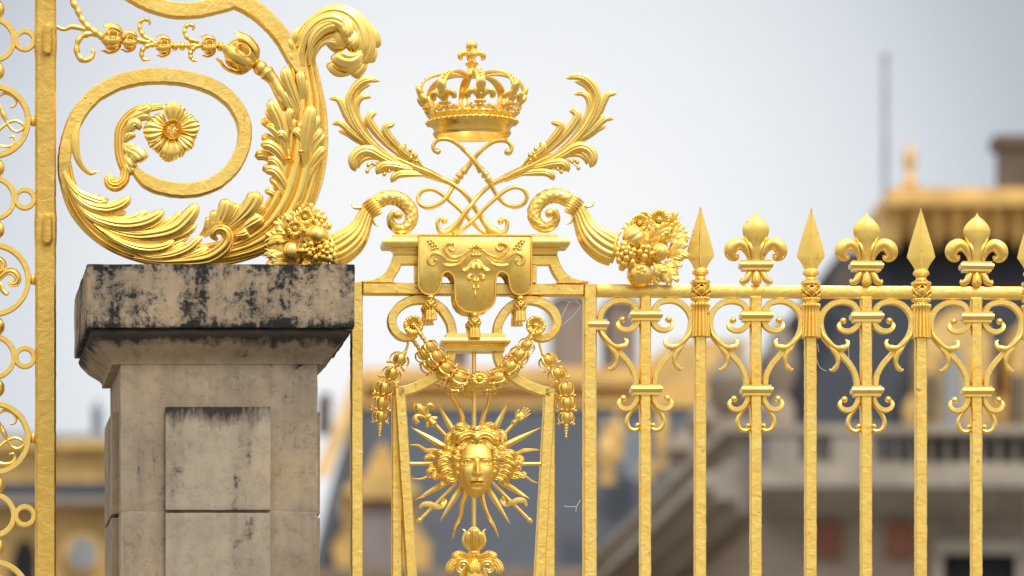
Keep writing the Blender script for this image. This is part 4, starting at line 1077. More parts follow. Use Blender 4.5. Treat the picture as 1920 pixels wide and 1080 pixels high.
for sg in (-1, 1):
    f = (lambda q: q) if sg < 0 else (lambda q: mir(q, 888.3))
    m.lobe(f(y(985, 840, 930, 815, 880, 805, 825, 830)), 7.5, 8, 16, h=.6, groove=.5, b0=.6)
    m.lobe(f(y(970, 860, 910, 845, 860, 850, 815, 890, 805, 950)), 9, 10, 18, h=.6, groove=.5, b0=.6)
    m.sweep([(a, b, w) for (a, b), w in zip(f(y(960, 960, 950, 900, 920, 865, 880, 870, 865, 905, 885, 930, 912, 915)), (18, 22, 24, 24, 24, 25, 26))], [4, 6, 7, 6.6, 6, 5, 3], [5, 6, 6, 6, 5, 4, 3], fluted(3, .35, 4), n=40)
    m.lobe(f(y(985, 860, 975, 900, 970, 960)), 6, 22, 24, h=.7, groove=.4, b0=.8)
part('leafy_boss', m, G_ORN, sun_)
# ================================================================ STONE
def stone_mat(name, dirt, lichen, edge=None, tone=(.36, .29, .20)):
    m, nt, bs = newmat(name); c = coords(nt)
    n1 = nd(nt, 'ShaderNodeTexNoise', Scale=3.0, Detail=8.0, Roughness=.62); nt.links.new(c, n1.inputs[0])
    n2 = nd(nt, 'ShaderNodeTexNoise', Scale=26.0, Detail=8.0, Roughness=.75, Distortion=.3); nt.links.new(c, n2.inputs[0])
    n3 = nd(nt, 'ShaderNodeTexNoise', Scale=11.0, Detail=10.0, Roughness=.78, Distortion=.5); nt.links.new(c, n3.inputs[0])
    cv = coords(nt, (9, 9, 1.1)); n4 = nd(nt, 'ShaderNodeTexNoise', Scale=1.6, Detail=6.0, Roughness=.6); nt.links.new(cv, n4.inputs[0])
    t = tone
    base = ramp(nt, n1.outputs[0], [(.32, (t[0] * .78, t[1] * .76, t[2] * .76)), (.5, t), (.68, (t[0] * 1.2, t[1] * 1.12, t[2] * 1.02))])
    fine = ramp(nt, n2.outputs[0], [(.3, (.55, .52, .5)), (.5, (1, 1, 1)), (.75, (1.15, 1.12, 1.08))])
    base = mixc(nt, .65, base, fine, 'MULTIPLY')
    streak = ramp(nt, n4.outputs[0], [(.42, (0, 0, 0)), (.72, (1, 1, 1))])
    sm = nd(nt, 'ShaderNodeMath', operation='MULTIPLY'); nt.links.new(streak, sm.inputs[0]); sm.inputs[1].default_value = dirt
    base = mixc(nt, sm.outputs[0], base, (.16, .13, .10))
    def mad(x, k, add):
        q = nd(nt, 'ShaderNodeMath', operation='MULTIPLY_ADD'); nt.links.new(x, q.inputs[0]); q.inputs[1].default_value = k
        if hasattr(add, 'is_output'): nt.links.new(add, q.inputs[2])
        else: q.inputs[2].default_value = add
        return q.outputs[0]
    n6 = nd(nt, 'ShaderNodeTexNoise', Scale=70.0, Detail=6.0, Roughness=.7); nt.links.new(c, n6.inputs[0])
    val = mad(n3.outputs[0], 1.0, mad(n2.outputs[0], .7, mad(n4.outputs[0], .7, mad(n6.outputs[0], .35, -1.375))))
    if edge:      # soot gathers along the top and bottom arrises of the block
        t_ = nd(nt, 'ShaderNodeTexCoord'); sx = nd(nt, 'ShaderNodeSeparateXYZ'); nt.links.new(t_.outputs['Object'], sx.inputs[0])
        mr = nd(nt, 'ShaderNodeMapRange'); nt.links.new(sx.outputs['Z'], mr.inputs[0]); mr.inputs[1].default_value = edge[0]; mr.inputs[2].default_value = edge[1]; mr.inputs[3].default_value = -1; mr.inputs[4].default_value = 1
        ab = nd(nt, 'ShaderNodeMath', operation='ABSOLUTE'); nt.links.new(mr.outputs[0], ab.inputs[0])
        pw = nd(nt, 'ShaderNodeMath', operation='POWER'); nt.links.new(ab.outputs[0], pw.inputs[0]); pw.inputs[1].default_value = 3.0
        val = mad(pw.outputs[0], .17, val)
    val = mad(val, 1.0, (lichen - .5) * .5 + .5)
    gr = ramp(nt, val, [(.46, (0, 0, 0)), (.60, (1, 1, 1))])
    g2 = nd(nt, 'ShaderNodeMath', operation='MULTIPLY'); nt.links.new(gr, g2.inputs[0]); g2.inputs[1].default_value = .72
    base = mixc(nt, g2.outputs[0], base, (.15, .13, .105))
    bl = ramp(nt, val, [(.58, (0, 0, 0)), (.68, (1, 1, 1))])
    base = mixc(nt, bl, base, (.028, .027, .026))
    n5 = nd(nt, 'ShaderNodeTexVoronoi', Scale=34.0); nt.links.new(c, n5.inputs[0])
    pit = ramp(nt, n5.outputs['Distance'], [(.05, (1, 1, 1)), (.12, (0, 0, 0))])
    pm = nd(nt, 'ShaderNodeMath', operation='MULTIPLY'); nt.links.new(pit, pm.inputs[0]); pm.inputs[1].default_value = min(1, lichen * .9 + .15)
    base = mixc(nt, pm.outputs[0], base, (.03, .03, .03))
    nt.links.new(base, bs.inputs['Base Color']); bs.inputs['Roughness'].default_value = .95; bs.inputs['Specular IOR Level'].default_value = .12
    pv = bumpn(nt, bs, n2.outputs[0], .6, .003); bumpn(nt, bs, n1.outputs[0], .4, .006, pv)
    return m

ST_MOULD = stone_mat('weathered limestone moulding', .25, .35, tone=(.46, .345, .21))
ST_SHAFT = stone_mat('limestone', .5, .28, tone=(.355, .285, .20))
ST_PANEL = stone_mat('dressed limestone slab', .35, .12, tone=(.385, .325, .245))
def soot_mat(name, src_tone, v0z, v1z, lo=-2.6, hi=-.55):
    """limestone with a black rain stain hanging from the upper edge (object height v0z..v1z, metres)"""
    m = stone_mat(name, .25, .22, tone=src_tone); nt = m.node_tree; bs = nt.nodes['Principled BSDF']
    old = bs.inputs['Base Color'].links[0].from_socket
    tc = nd(nt, 'ShaderNodeTexCoord'); sx = nd(nt, 'ShaderNodeSeparateXYZ'); nt.links.new(tc.outputs['Object'], sx.inputs[0])
    mr = nd(nt, 'ShaderNodeMapRange'); nt.links.new(sx.outputs['Z'], mr.inputs[0])
    mr.inputs[1].default_value = v1z; mr.inputs[2].default_value = v0z; mr.inputs[3].default_value = lo; mr.inputs[4].default_value = hi
    c = coords(nt, (1, 1, .35)); nn = nd(nt, 'ShaderNodeTexNoise', Scale=16.0, Detail=8.0, Roughness=.7); nt.links.new(c, nn.inputs[0])
    a = nd(nt, 'ShaderNodeMath', operation='MULTIPLY_ADD'); nt.links.new(nn.outputs[0], a.inputs[0]); a.inputs[1].default_value = 3.4; nt.links.new(mr.outputs[0], a.inputs[2])
    f = ramp(nt, a.outputs[0], [(.95, (0, 0, 0)), (1.0, (.0, .0, .0))]) if 0 else None
    r = nd(nt, 'ShaderNodeMapRange'); nt.links.new(a.outputs[0], r.inputs[0]); r.inputs[1].default_value = .35; r.inputs[2].default_value = 1.1; r.inputs[3].default_value = 0; r.inputs[4].default_value = .93
    nt.links.new(mixc(nt, r.outputs[0], old, (.022, .02, .018)), bs.inputs['Base Color'])
    return m

# ================================================================ PILLAR
PB = 235.0     # front of the cap stands this far before the railing
pil = thing('stone_pillar', 'weathered limestone gate pillar with a blackened overhanging cap', 'pillar', (414, 1120), base=PB)
ST_CAP = None
zroot = pil.location.z
def zat(v): return P(414, v, PB, PB).z - zroot
ST_CAP = stone_mat('lichen blackened limestone', .12, .60, edge=(zat(615), zat(494)), tone=(.39, .30, .20))
def stack(prof, cu, cw, sub=1):
    """prof (v, half width, half depth) -> square stack, finely divided so the edges can be worn"""
    return M().rectlathe(cu, cw, prof)
def worn(m, amp, sc=.05):
    m.v = [(a + amp * noise.noise(Vector((a * sc, b * sc, c * sc))), b + amp * noise.noise(Vector((a * sc + 9, b * sc, c * sc))), c + amp * noise.noise(Vector((a * sc, b * sc + 5, c * sc)))) for a, b, c in m.v]
    return m
def block(u0, u1, v0, v1, w0, w1, nu=30, nv=12, nw=12, r=2.0, amp=1.0):
    """stone block as a subdivided box with chipped arrises"""
    bm = bmesh.new(); m = M(); idx = {}
    def vt(i, j, k):
        key = (i, j, k)
        if key not in idx:
            u = u0 + (u1 - u0) * i / nu; v = v0 + (v1 - v0) * j / nv; w = w0 + (w1 - w0) * k / nw
            e = (i in (0, nu)) + (j in (0, nv)) + (k in (0, nw))
            if e >= 2:
                q = r * (.5 + .9 * abs(noise.noise(Vector((u * .06, v * .06, w * .06)))))
                if i == 0: u += q
                if i == nu: u -= q
                if j == 0: v += q
                if j == nv: v -= q
                if k == 0: w += q
                if k == nw: w -= q
            N_ = Vector((u * .02, v * .02, w * .02)); u += amp * noise.noise(N_); v += amp * .6 * noise.noise(N_ + Vector((7, 0, 0))); w += amp * noise.noise(N_ + Vector((0, 7, 0)))
            idx[key] = len(m.v); m.v.append((u, v, w))
        return idx[key]
    for i in range(nu):
        for j in range(nv):
            for k in (0, nw): m.f.append((vt(i, j, k), vt(i + 1, j, k), vt(i + 1, j + 1, k), vt(i, j + 1, k)))
    for i in range(nu):
        for k in range(nw):
            for j in (0, nv): m.f.append((vt(i, j, k), vt(i + 1, j, k), vt(i + 1, j, k + 1), vt(i, j, k + 1)))
    for j in range(nv):
        for k in range(nw):
            for i in (0, nu): m.f.append((vt(i, j, k), vt(i, j + 1, k), vt(i, j + 1, k + 1), vt(i, j, k + 1)))
    return m
part('cap', block(162.5, 665.5, 494.5, 614.5, -470, 0, 80, 20, 60, 1.6, 1.6), ST_CAP, pil, base=PB, sharp=50)
mp = []
cu, cwd = 411, -235
for v, h in ((615.4, 238), (619, 240), (622, 241), (626, 240), (632, 237), (640, 230), (648, 222), (656, 212), (663, 203), (668, 199), (672, 197.5), (677, 197.5), (677.5, 186)):
    mp.append((v, h, h * .93 + 5))
# split every ring edge so the moulding can weather
def stack_fine(prof, cu, cw, n=40):
    rings = []
    for v, a, b in prof:
        r = []
        for (x0, y0, x1, y1) in ((-a, b, a, b), (a, b, a, -b), (a, -b, -a, -b), (-a, -b, -a, b)):
            for i in range(n): r.append((cu + x0 + (x1 - x0) * i / n, v, cw + y0 + (y1 - y0) * i / n))
        rings.append(r)
    return M().grid(rings, True, True, True)
mo = soot_mat('limestone moulding with black rain stain', (.34, .26, .17), zat(612), zat(672), -2.6, .45)
part('cornice_moulding', worn(stack_fine(mp, cu, cwd), 1.4, .04), mo, pil, base=PB, sharp=35)
SF = -48       # shaft front behind the cap front
def shaft_piece(v0, v1, mat, nm='shaft_block'):
    return part(nm, block(228.5, 599.5, v0, v1, SF - 370, SF, 60, 40, 40, .8, 1.2), mat, pil, base=PB, sharp=50)
# the visible edges are drawn on the cap plane, so shift for the set-back of the shaft
def shaft():
    m1 = shaft_piece(672, 953.6, ST_SHAFT); m2 = shaft_piece(957, 1180, ST_SHAFT)
    part('mortar_joint', block(229.8, 598.2, 952.5, 958, SF - 368, SF - .8, 40, 2, 30, .3, .6), ST_PANEL, pil, base=PB, sharp=50)
    pm = soot_mat('limestone slab with black rain stain', (.385, .325, .245), zat(756), zat(850))
    part('raised_panel', block(312.5, 510.5, 757.5, 952.6, SF - 5, SF + 11, 30, 30, 2, 1.2, .8), pm, pil, base=PB, sharp=50)
    part('raised_panel', block(312.5, 510.5, 957.0, 1180, SF - 5, SF + 11, 30, 30, 2, 1.2, .8), ST_PANEL, pil, base=PB, sharp=50)
    for (a, b) in ((757, 952.6), (957, 1180)):
        part('side_panel', block(215, 229.5, a + 2, b, SF - 320, SF - 60, 2, 24, 20, 1.2, .8), ST_SHAFT, pil, base=PB, sharp=50)
        part('side_panel', block(598.5, 610, a + 2, b, SF - 320, SF - 60, 2, 24, 20, 1.2, .8), ST_SHAFT, pil, base=PB, sharp=50)
shaft()

# ================================================================ GATE LEAF at the far left
gate = thing('gate_leaf', 'tall gilded gate leaf of rings and circles beside its broad hammered stile', 'gate', (85, 1120))
part('stile', M().sweep([(85.5, -60 + 198.4 * i) for i in range(7)], 19.3, 16, RECT, n=240, wob=.45, mod=lambda q, j, i: 1 + .07 * (math.exp(-((q * 1190 - 60 - 75) / 26) ** 4) + math.exp(-((q * 1190 - 60 - 430) / 26) ** 4))), G_POST, gate)
part('rear_stile', vbar(70.5, -60, 56, 4, 9, w=-26), G_POST, gate)
for vc, vh in ((75, 29), (430.5, 29)):
    m = M().rectlathe(87.5, 8, [(vc - 46, 19.6, 4), (vc - 34, 20.6, 8), (vc - 20, 21.6, 9.5), (vc + 20, 21.6, 9.5), (vc + 34, 20.6, 8), (vc + 46, 19.6, 4)])
    o = gate
    m = M().rectlathe(89, 17, [(vc - vh + 1, 7.5, 2), (vc - vh + 3, 9, 6), (vc - vh * .55, 10.3, 13), (vc + vh * .45, 10.6, 15), (vc + vh - 4, 9.6, 9), (vc + vh, 9.4, 3)])
    hb = M().plate([(81.5, vc - 22), (84, vc - vh), (94.5, vc - vh), (98.5, vc - 23), (99, vc + 18), (95.5, vc + vh - 1), (83.5, vc + vh), (79.8, vc + 22)], 15, 29, 4.2)
    part('hinge_block', hb, G_POST, gate, sharp=15, ex=20)
def circle(cu, cv, R, a0=0, a1=360, n=40, st=1):
    return [(cu + R * math.cos(math.radians(a0 + (a1 - a0) * i / n)), cv + st * R * math.sin(math.radians(a0 + (a1 - a0) * i / n))) for i in range(n + 1)]
def ring_band(cu, cv, R, hw, hd, a0=0, a1=360, n=70):
    rings = []
    closed = abs(a1 - a0) >= 360
    for i in range(n + (0 if closed else 1)):
        a = math.radians(a0 + (a1 - a0) * i / n); wv = .35 * noise.noise(Vector((cu + math.cos(a) * 4, cv * .1, math.sin(a) * 4)))
        rings.append([(cu + (R + x * hw + wv) * math.cos(a), cv + (R + x * hw + wv) * math.sin(a), y * hd) for x, y in RECT])
    if closed: rings.append(rings[0])
    return M().grid(rings, True, not closed, not closed)
for k in range(-1, 4):
    vc = 75.5 + 297.3 * k
    part('ring', ring_band(46.5, vc, 17, 4.5, 8.3), G_SCR, gate)
    part('crescent', ring_band(-12, vc - 1, 38, 5, 7, -110, 110), G_SCR, gate)
    part('crescent', ring_band(-78, vc - 1, 38, 5, 8), G_SCR, gate)
    for s_ in (-1, 1):
        part('link_knob', M().ball(-6, vc + s_ * 58, 0, 15, 1, 1.15, .6, 18, 12), G_SCR, gate)
    v2 = vc + 148.5 + 3
    part('circle', ring_band(-12, v2, 64.5, 5.2, 9, n=110), G_SCR, gate)
    part('bead', M().lathe(62.5, 0, [(v2 - 9.5, 2), (v2 - 8, 4.5), (v2 - 4, 6), (v2 + 4, 6), (v2 + 8, 4.5), (v2 + 10, 2)], 16), G_ORN, gate)
    if k % 2 == 0 or k == -1:
        # interlaced cipher: visible right half
        m = M()
        m.sweep([(a, b, w) for (a, b), w in zip([(-14, v2 - 30), (-5, v2 - 44), (8, v2 - 52), (22, v2 - 48), (30, v2 - 39), (28, v2 - 29), (19, v2 - 26)], (0,) * 7)], [2.4, 2.8, 3, 2.8, 2.6, 2.4, 2], 3, TUBE8, n=30)
        m.sweep([(a, b, 2) for a, b in ((-16, v2 + 38), (-4, v2 + 20), (12, v2 + 6), (28, v2 + 0), (42, v2 + 6), (44, v2 + 14), (32, v2 + 20), (20, v2 + 14), (10, v2 - 2), (2, v2 - 22), (-6, v2 - 36))], 3.0, 3.2, TUBE8, n=56)
        m.sweep([(a, b, 1) for a, b in ((-16, v2 + 34), (-6, v2 + 44), (8, v2 + 48), (22, v2 + 46), (28, v2 + 36), (24, v2 + 29), (17, v2 + 31))], [2.6, 2.8, 3, 2.8, 2.6, 2.2, 1.8], 3, TUBE8, n=30)
        part('cipher', m, G_ORN, gate)
        part('cipher_sleeve', M().sweep([(2, v2 - 22, 2), (6, v2 - 12, 2), (11, v2 - 1, 2)], [4.4, 5.6, 4], None, TUBE, n=10), G_ORN, gate)
    else:
        m = M()
        m.sweep([(a, b, w) for (a, b), w in zip([(-20, v2 - 30), (-12, v2 - 18), (-6, v2 + 0), (2, v2 - 6), (14, v2 - 14), (26, v2 - 12), (33, v2 - 2), (30, v2 + 8), (20, v2 + 9), (17, v2 + 2)], (0, 2, 4, 6, 8, 9, 9, 9, 9, 9))], [4, 5, 6, 6, 7, 7.5, 7, 6.4, 5, 3], [4, 5, 6, 6, 7, 7, 7, 6, 5, 3], fluted(3, .3, 4), n=54)
        m.sweep([(a, b, 4) for a, b in ((-14, v2 - 40), (-2, v2 - 38), (6, v2 - 28), (2, v2 - 16), (-8, v2 - 12))], [3, 6, 7, 6, 3], 7, fluted(3, .3, 4), n=30)
        m.sweep([(a, b, 4) for a, b in ((-10, v2 + 4), (0, v2 + 10), (4, v2 + 20), (12, v2 + 28), (16, v2 + 24))], [5, 5, 4.4, 3.4, 1.6], 5, TUBE8, n=26)
        part('leaf_scroll', m, G_ORN, gate)

# ================================================================ GREAT ACANTHUS SCROLL
ac = thing('acanthus_scroll', 'great gilded acanthus S-scroll curling over the stone pillar, with a flower at its heart', 'scroll ornament', (400, 500))
# flat bands
part('spiral_band', M().sweep([(252, 318, 0), (272, 338, 0), (305, 352, 0), (350, 357, 0), (395, 347, 0), (430, 322, 0), (452, 287, 0), (459, 248, 0), (450, 214, 0), (428, 184, 0), (395, 162, 0), (345, 147, 0), (290, 143, 0), (235, 151, 0), (185, 174, 0), (150, 210, 0), (130, 255, 0), (120, 300, -1), (121, 345, -7), (136, 392, -16)],
     [7, 12, 13, 13.4, 13.4, 13.4, 13.2, 13, 13, 13.4, 13.6, 14, 14, 14, 14.4, 14.6, 14, 12, 8, 3], 15, RECT, n=190, wob=.7), G_BAR, ac)
part('upper_band', M().sweep([(222, -28), (255, -6), (292, 11), (330, 19.5), (368, 19), (405, 11), (440, 1), (470, -8)], 14.5, 14, RECT, n=60, wob=.7), G_BAR, ac)
part('outer_band', M().sweep([(420, -14), (448, 2), (480, 20), (508, 45), (532, 75), (550, 110), (566, 140)], [15, 16, 16, 15.5, 15, 13, 8], 14.6, RECT, n=60, wob=.7), G_BAR, ac)
# main fluted body
BODY = [(122, 305), (130, 345), (150, 390), (185, 430), (235, 458), (300, 473), (370, 476), (430, 468), (480, 448), (520, 415), (548, 370), (563, 315), (571, 260), (573, 205), (570, 155), (566, 115), (577, 78), (604, 52), (636, 46), (664, 62), (675, 92), (664, 118), (645, 118)]
BHW = [12, 13, 16, 20, 24, 22, 19, 22, 30, 38, 41, 42, 38, 33, 28, 25, 27, 31, 32, 30, 26, 20, 12]
o = part('fluted_stem', M().sweep([(a, b, 0) for a, b in BODY], BHW, [x * .42 + 3 for x in BHW], fluted(6, .42, 7), n=260, round1=.03), G_ORN, ac, sharp=60)
part('backing_band', M().sweep([(a, b, -13) for a, b in [(112, 300), (119, 350), (142, 403), (186, 448), (245, 478), (320, 494), (400, 492), (470, 478), (530, 448), (575, 400), (600, 340), (610, 270), (607, 205), (597, 150), (590, 110)]], [2, 5, 6, 6, 6, 6, 6, 6, 6, 6, 6, 6, 6, 5, 2], 8, RECT, n=120), G_BAR, ac)
KW = [1.18, .55, .38]
def lobes(parent, L, s=1, name='acanthus_lobe'):
    for pts, hw, w0, w1, *r in L:
        part(name, M().lobe(pts, hw * KW[0], w0, w1, h=KW[1], groove=KW[2], b0=.3, curl=3, th=4, tip=(r[0] if r else 'round'), hump=3), G_ORN, parent, sharp=55)
z = Z(0, 270, 4)
lobes(ac, [
 (z(455, 90, 480, 200, 540, 320, 620, 390, 690, 410, 750, 390), 6, 6, 9),
 (z(460, 120, 500, 260, 580, 370, 680, 420, 750, 440, 812, 420), 8, 8, 15),
 (z(470, 160, 520, 320, 620, 440, 740, 480, 820, 470, 880, 425), 6, 7, 11),
 (z(480, 180, 530, 340, 640, 460, 780, 500, 880, 480, 940, 440, 970, 392), 9, 9, 19),
 (z(500, 240, 590, 420, 720, 520, 840, 540, 950, 510), 6.5, 8, 12),
 (z(520, 300, 640, 480, 800, 570, 930, 580, 1030, 550, 1108, 505), 7, 8, 12),
 (z(520, 330, 640, 520, 800, 600, 950, 620, 1080, 600, 1170, 555, 1225, 500), 11, 10, 21),
 (z(600, 470, 740, 590, 900, 650, 1060, 660, 1190, 630, 1290, 550), 6.5, 9, 12),
 (z(640, 500, 800, 620, 960, 670, 1120, 670, 1240, 640, 1320, 570, 1355, 500), 8, 9, 14),
 (z(660, 530, 820, 650, 1000, 700, 1180, 690, 1310, 650, 1400, 570, 1450, 500, 1462, 445), 12.5, 11, 23),
 (z(760, 630, 920, 710, 1100, 740, 1260, 720, 1390, 670, 1475, 600), 8, 11, 16),
 (z(820, 670, 980, 750, 1160, 780, 1300, 750, 1425, 690), 6.5, 11, 14),
 (z(700, 600, 860, 720, 1020, 790, 1160, 800, 1260, 770, 1300, 720), 8, 14, 22),
 (z(900, 740, 1040, 810, 1180, 830, 1300, 800, 1380, 740), 5.5, 13, 17),
 (z(960, 780, 1100, 850, 1260, 850, 1400, 800, 1470, 740, 1510, 700), 8, 15, 23),
 (z(1020, 820, 1180, 870, 1340, 870, 1470, 830, 1560, 780), 6, 14, 20)])
# rolled tip in the middle
part('rolled_leaf_tip', M().sweep([(a, b, w) for (a, b), w in zip(z(1000, 860, 1180, 890, 1360, 890, 1540, 870, 1650, 810, 1700, 740, 1680, 670, 1620, 660, 1590, 700, 1625, 735), (10, 13, 16, 20, 24, 26, 28, 28, 26, 24))], [5, 7, 9, 12, 13, 12, 11, 9, 7, 3], [5, 7, 9, 11, 12, 12, 11, 9, 7, 3], fluted(3, .35, 6), n=90), G_ORN, ac, sharp=60)
z = Z(370, 340, 6.75)
lobes(ac, [
 (z(30, 690, 90, 620, 130, 540, 140, 450), 6, 6, 12), (z(60, 690, 130, 620, 180, 540, 205, 450, 200, 370), 7.5, 8, 15),
 (z(80, 700, 180, 640, 260, 560, 320, 450, 350, 340, 375, 235), 12, 10, 21), (z(220, 640, 300, 560, 370, 470, 410, 390, 425, 330), 5.5, 9, 12),
 (z(260, 620, 350, 550, 430, 460, 480, 370, 500, 280), 8, 9, 15), (z(300, 620, 420, 540, 500, 440, 560, 350, 630, 250), 6, 8, 12),
 (z(320, 640, 440, 560, 560, 460, 650, 360, 710, 260, 740, 140), 14, 11, 23), (z(400, 640, 540, 560, 660, 460, 750, 370, 820, 280), 9, 10, 16),
 (z(440, 660, 560, 620, 660, 560, 760, 500, 815, 460), 10, 13, 20), (z(430, 700, 500, 700, 570, 690, 640, 655), 8, 15, 22)])
KW[:] = [1.02, .48, .36]
z = Z(460, 120, 4.9)
lobes(ac, [
 # amber edge leaves behind, left side
 (z(330, 1080, 290, 1000, 240, 950, 155, 975), 8, -4, 2), (z(360, 980, 280, 900, 180, 840, 85, 842), 10, -4, 2), (z(370, 860, 300, 760, 230, 700, 150, 650), 9, -6, 0), (z(360, 700, 290, 620, 220, 560, 145, 500), 8, -6, -2),
 # leaf of the left edge
 (z(390, 1080, 380, 900, 350, 700, 300, 520, 250, 420, 222, 330), 13, 8, 22), (z(370, 860, 340, 700, 280, 560, 220, 480, 180, 425), 7, 8, 14),
 (z(375, 900, 340, 740, 280, 620, 230, 540, 185, 495), 7, 7, 12), (z(380, 980, 360, 820, 310, 680, 250, 600, 185, 570), 9, 9, 17),
 (z(385, 1040, 350, 900, 300, 820, 220, 760, 135, 755), 10, 10, 19), (z(380, 800, 370, 720, 330, 660, 275, 680), 8, 14, 22),
 (z(360, 1200, 350, 1080, 320, 980, 260, 900, 190, 890), 9, 8, 14), (z(390, 1300, 380, 1180, 320, 1060, 250, 990, 165, 985), 10, 8, 17), (z(380, 1380, 370, 1280, 330, 1180, 270, 1090, 215, 1060), 8, 6, 12),
 (z(330, 1320, 300, 1240, 230, 1180, 175, 1170), 7, 2, 8),
 (z(400, 700, 400, 600, 390, 500, 420, 410), 8, 10, 17), (z(460, 720, 450, 640, 440, 560, 455, 505), 5, 8, 12),
 # centre leaf
 (z(560, 1100, 545, 950, 545, 800, 555, 640, 580, 500, 605, 395), 13, 14, 28), (z(560, 900, 560, 760, 600, 640, 640, 560, 660, 480), 8, 12, 19),
 (z(560, 950, 570, 820, 610, 720, 660, 660, 685, 600), 8, 12, 18), (z(570, 1000, 590, 860, 640, 760, 690, 690, 730, 650), 8, 11, 16),
 (z(560, 1080, 590, 960, 640, 870, 690, 810, 730, 775), 8, 11, 18), (z(545, 850, 530, 740, 490, 660, 435, 605), 8, 14, 22), (z(545, 760, 535, 680, 510, 600, 490, 540), 6, 12, 17),
 (z(540, 1250, 560, 1100, 610, 980, 660, 900, 725, 820), 7, 10, 14),
 # upper leaf
 (z(520, 560, 480, 420, 430, 290, 380, 160, 350, 40), 12, 10, 22), (z(500, 440, 510, 330, 510, 200, 490, 75), 9, 10, 18), (z(540, 380, 550, 300, 545, 200, 540, 150), 5, 10, 14),
 (z(510, 560, 460, 460, 400, 340, 340, 240), 8, 10, 17), (z(500, 600, 450, 500, 400, 400, 365, 310), 7, 8, 14), (z(440, 480, 400, 430, 360, 400, 335, 360), 7, -4, 2),
 # reeds beside the trunk
 (z(450, -20, 430, -120, 400, -200, 380, -240), 6, 8, 14, 'point')])
for x, y_ in ((390, 885), (500, 820)):
    q = z(x, y_)[0]; m = M().ball(q[0], q[1], 23, 4.6, 1, .8, 1, 12, 8); m.ball(q[0] + .5, q[1] + 5, 21, 3, 1, .8, 1, 10, 7)
    m.sweep([(q[0] - 1, q[1] - 18, 22), (q[0], q[1] - 10, 23), (q[0], q[1], 22)], [1.2, 1.8, 2.6], None, TUBE6, n=8); part('seed_bead', m, G_ORN, ac)
# curled crest at the top
KW[:] = [1.3, .4, .26]
z = Z(520, 0, 7.2)
CL = [
 (z(330, 900, 330, 700, 370, 540, 460, 410, 600, 310, 760, 300, 900, 390, 960, 520, 960, 640), 11, 14, 26),
 (z(300, 640, 380, 420, 520, 260, 700, 180, 880, 210, 1020, 320, 1100, 480, 1120, 660, 1070, 820), 12, 10, 20),
 (z(360, 420, 520, 230, 700, 130, 880, 150, 1040, 240, 1170, 400, 1220, 580, 1190, 760, 1110, 900), 11, 6, 12),
 (z(430, 900, 430, 700, 470, 560, 560, 440, 680, 370, 780, 370, 820, 430), 9, 16, 24),
 (z(760, 240, 860, 280, 920, 360, 930, 460, 870, 510), 9, 22, 32),
 (z(900, 420, 1000, 500, 1000, 600, 940, 650), 9, 24, 32),
 (z(1040, 260, 1180, 330, 1260, 450, 1300, 580, 1295, 660), 11, 0, 3),
 (z(900, 170, 990, 165, 1040, 220, 1090, 290), 8, 1, 4), (z(680, 125, 750, 105, 820, 130, 880, 180), 6, 3, 5),
 (z(1130, 480, 1220, 580, 1255, 710, 1215, 855), 10, 2, 6),
 (z(1130, 640, 1160, 780, 1120, 900, 1060, 980, 1000, 1030), 10, 4, 8),
 (z(1120, 620, 1080, 760, 1000, 820, 900, 820, 820, 770, 790, 720), 15, 18, 24),
 (z(1150, 760, 1080, 880, 980, 920, 880, 890, 820, 820), 9, 12, 16),
 (z(1080, 900, 960, 970, 830, 960, 750, 880, 730, 815), 10, 2, 0),
 (z(240, 700, 220, 600, 240, 480, 275, 370), 6, 6, 10, 'point'), (z(280, 800, 200, 700, 175, 600, 165, 520), 6, 8, 10, 'point'), (z(250, 960, 200, 840, 160, 740, 145, 660), 6, 8, 12, 'point'),
 (z(500, 900, 495, 780, 530, 680, 600, 590, 700, 560, 800, 590, 860, 680), 6, 4, 8)]
lobes(ac, CL, name='crest_lobe')
part('crest_core', M().ball(648, 66, 0, 40, 1.05, .95, .35, 30, 16), G_ORN, ac)
# leaf tongue on the spiral's left, and the hook leaf
z = Z(0, 270, 4)
m = M().sweep([(148, 232, 14), (140, 262, 16), (143, 292, 15), (152, 312, 13), (168, 326, 10), (184, 322, 8)], [4, 8, 7, 5.5, 4.5, 1], [3, 4, 4, 3, 3, 1], fluted(2, .3, 4), n=40)
part('clasp_leaf', m, G_ORN, ac)
m = M()
for a, b in ((160, 185), (170, 194), (135, 223), (146, 229)): m.ball(a, b, 15.5, 2.2, 1, 1, .7, 8, 6)
part('rivets', m, G_BAR, ac)
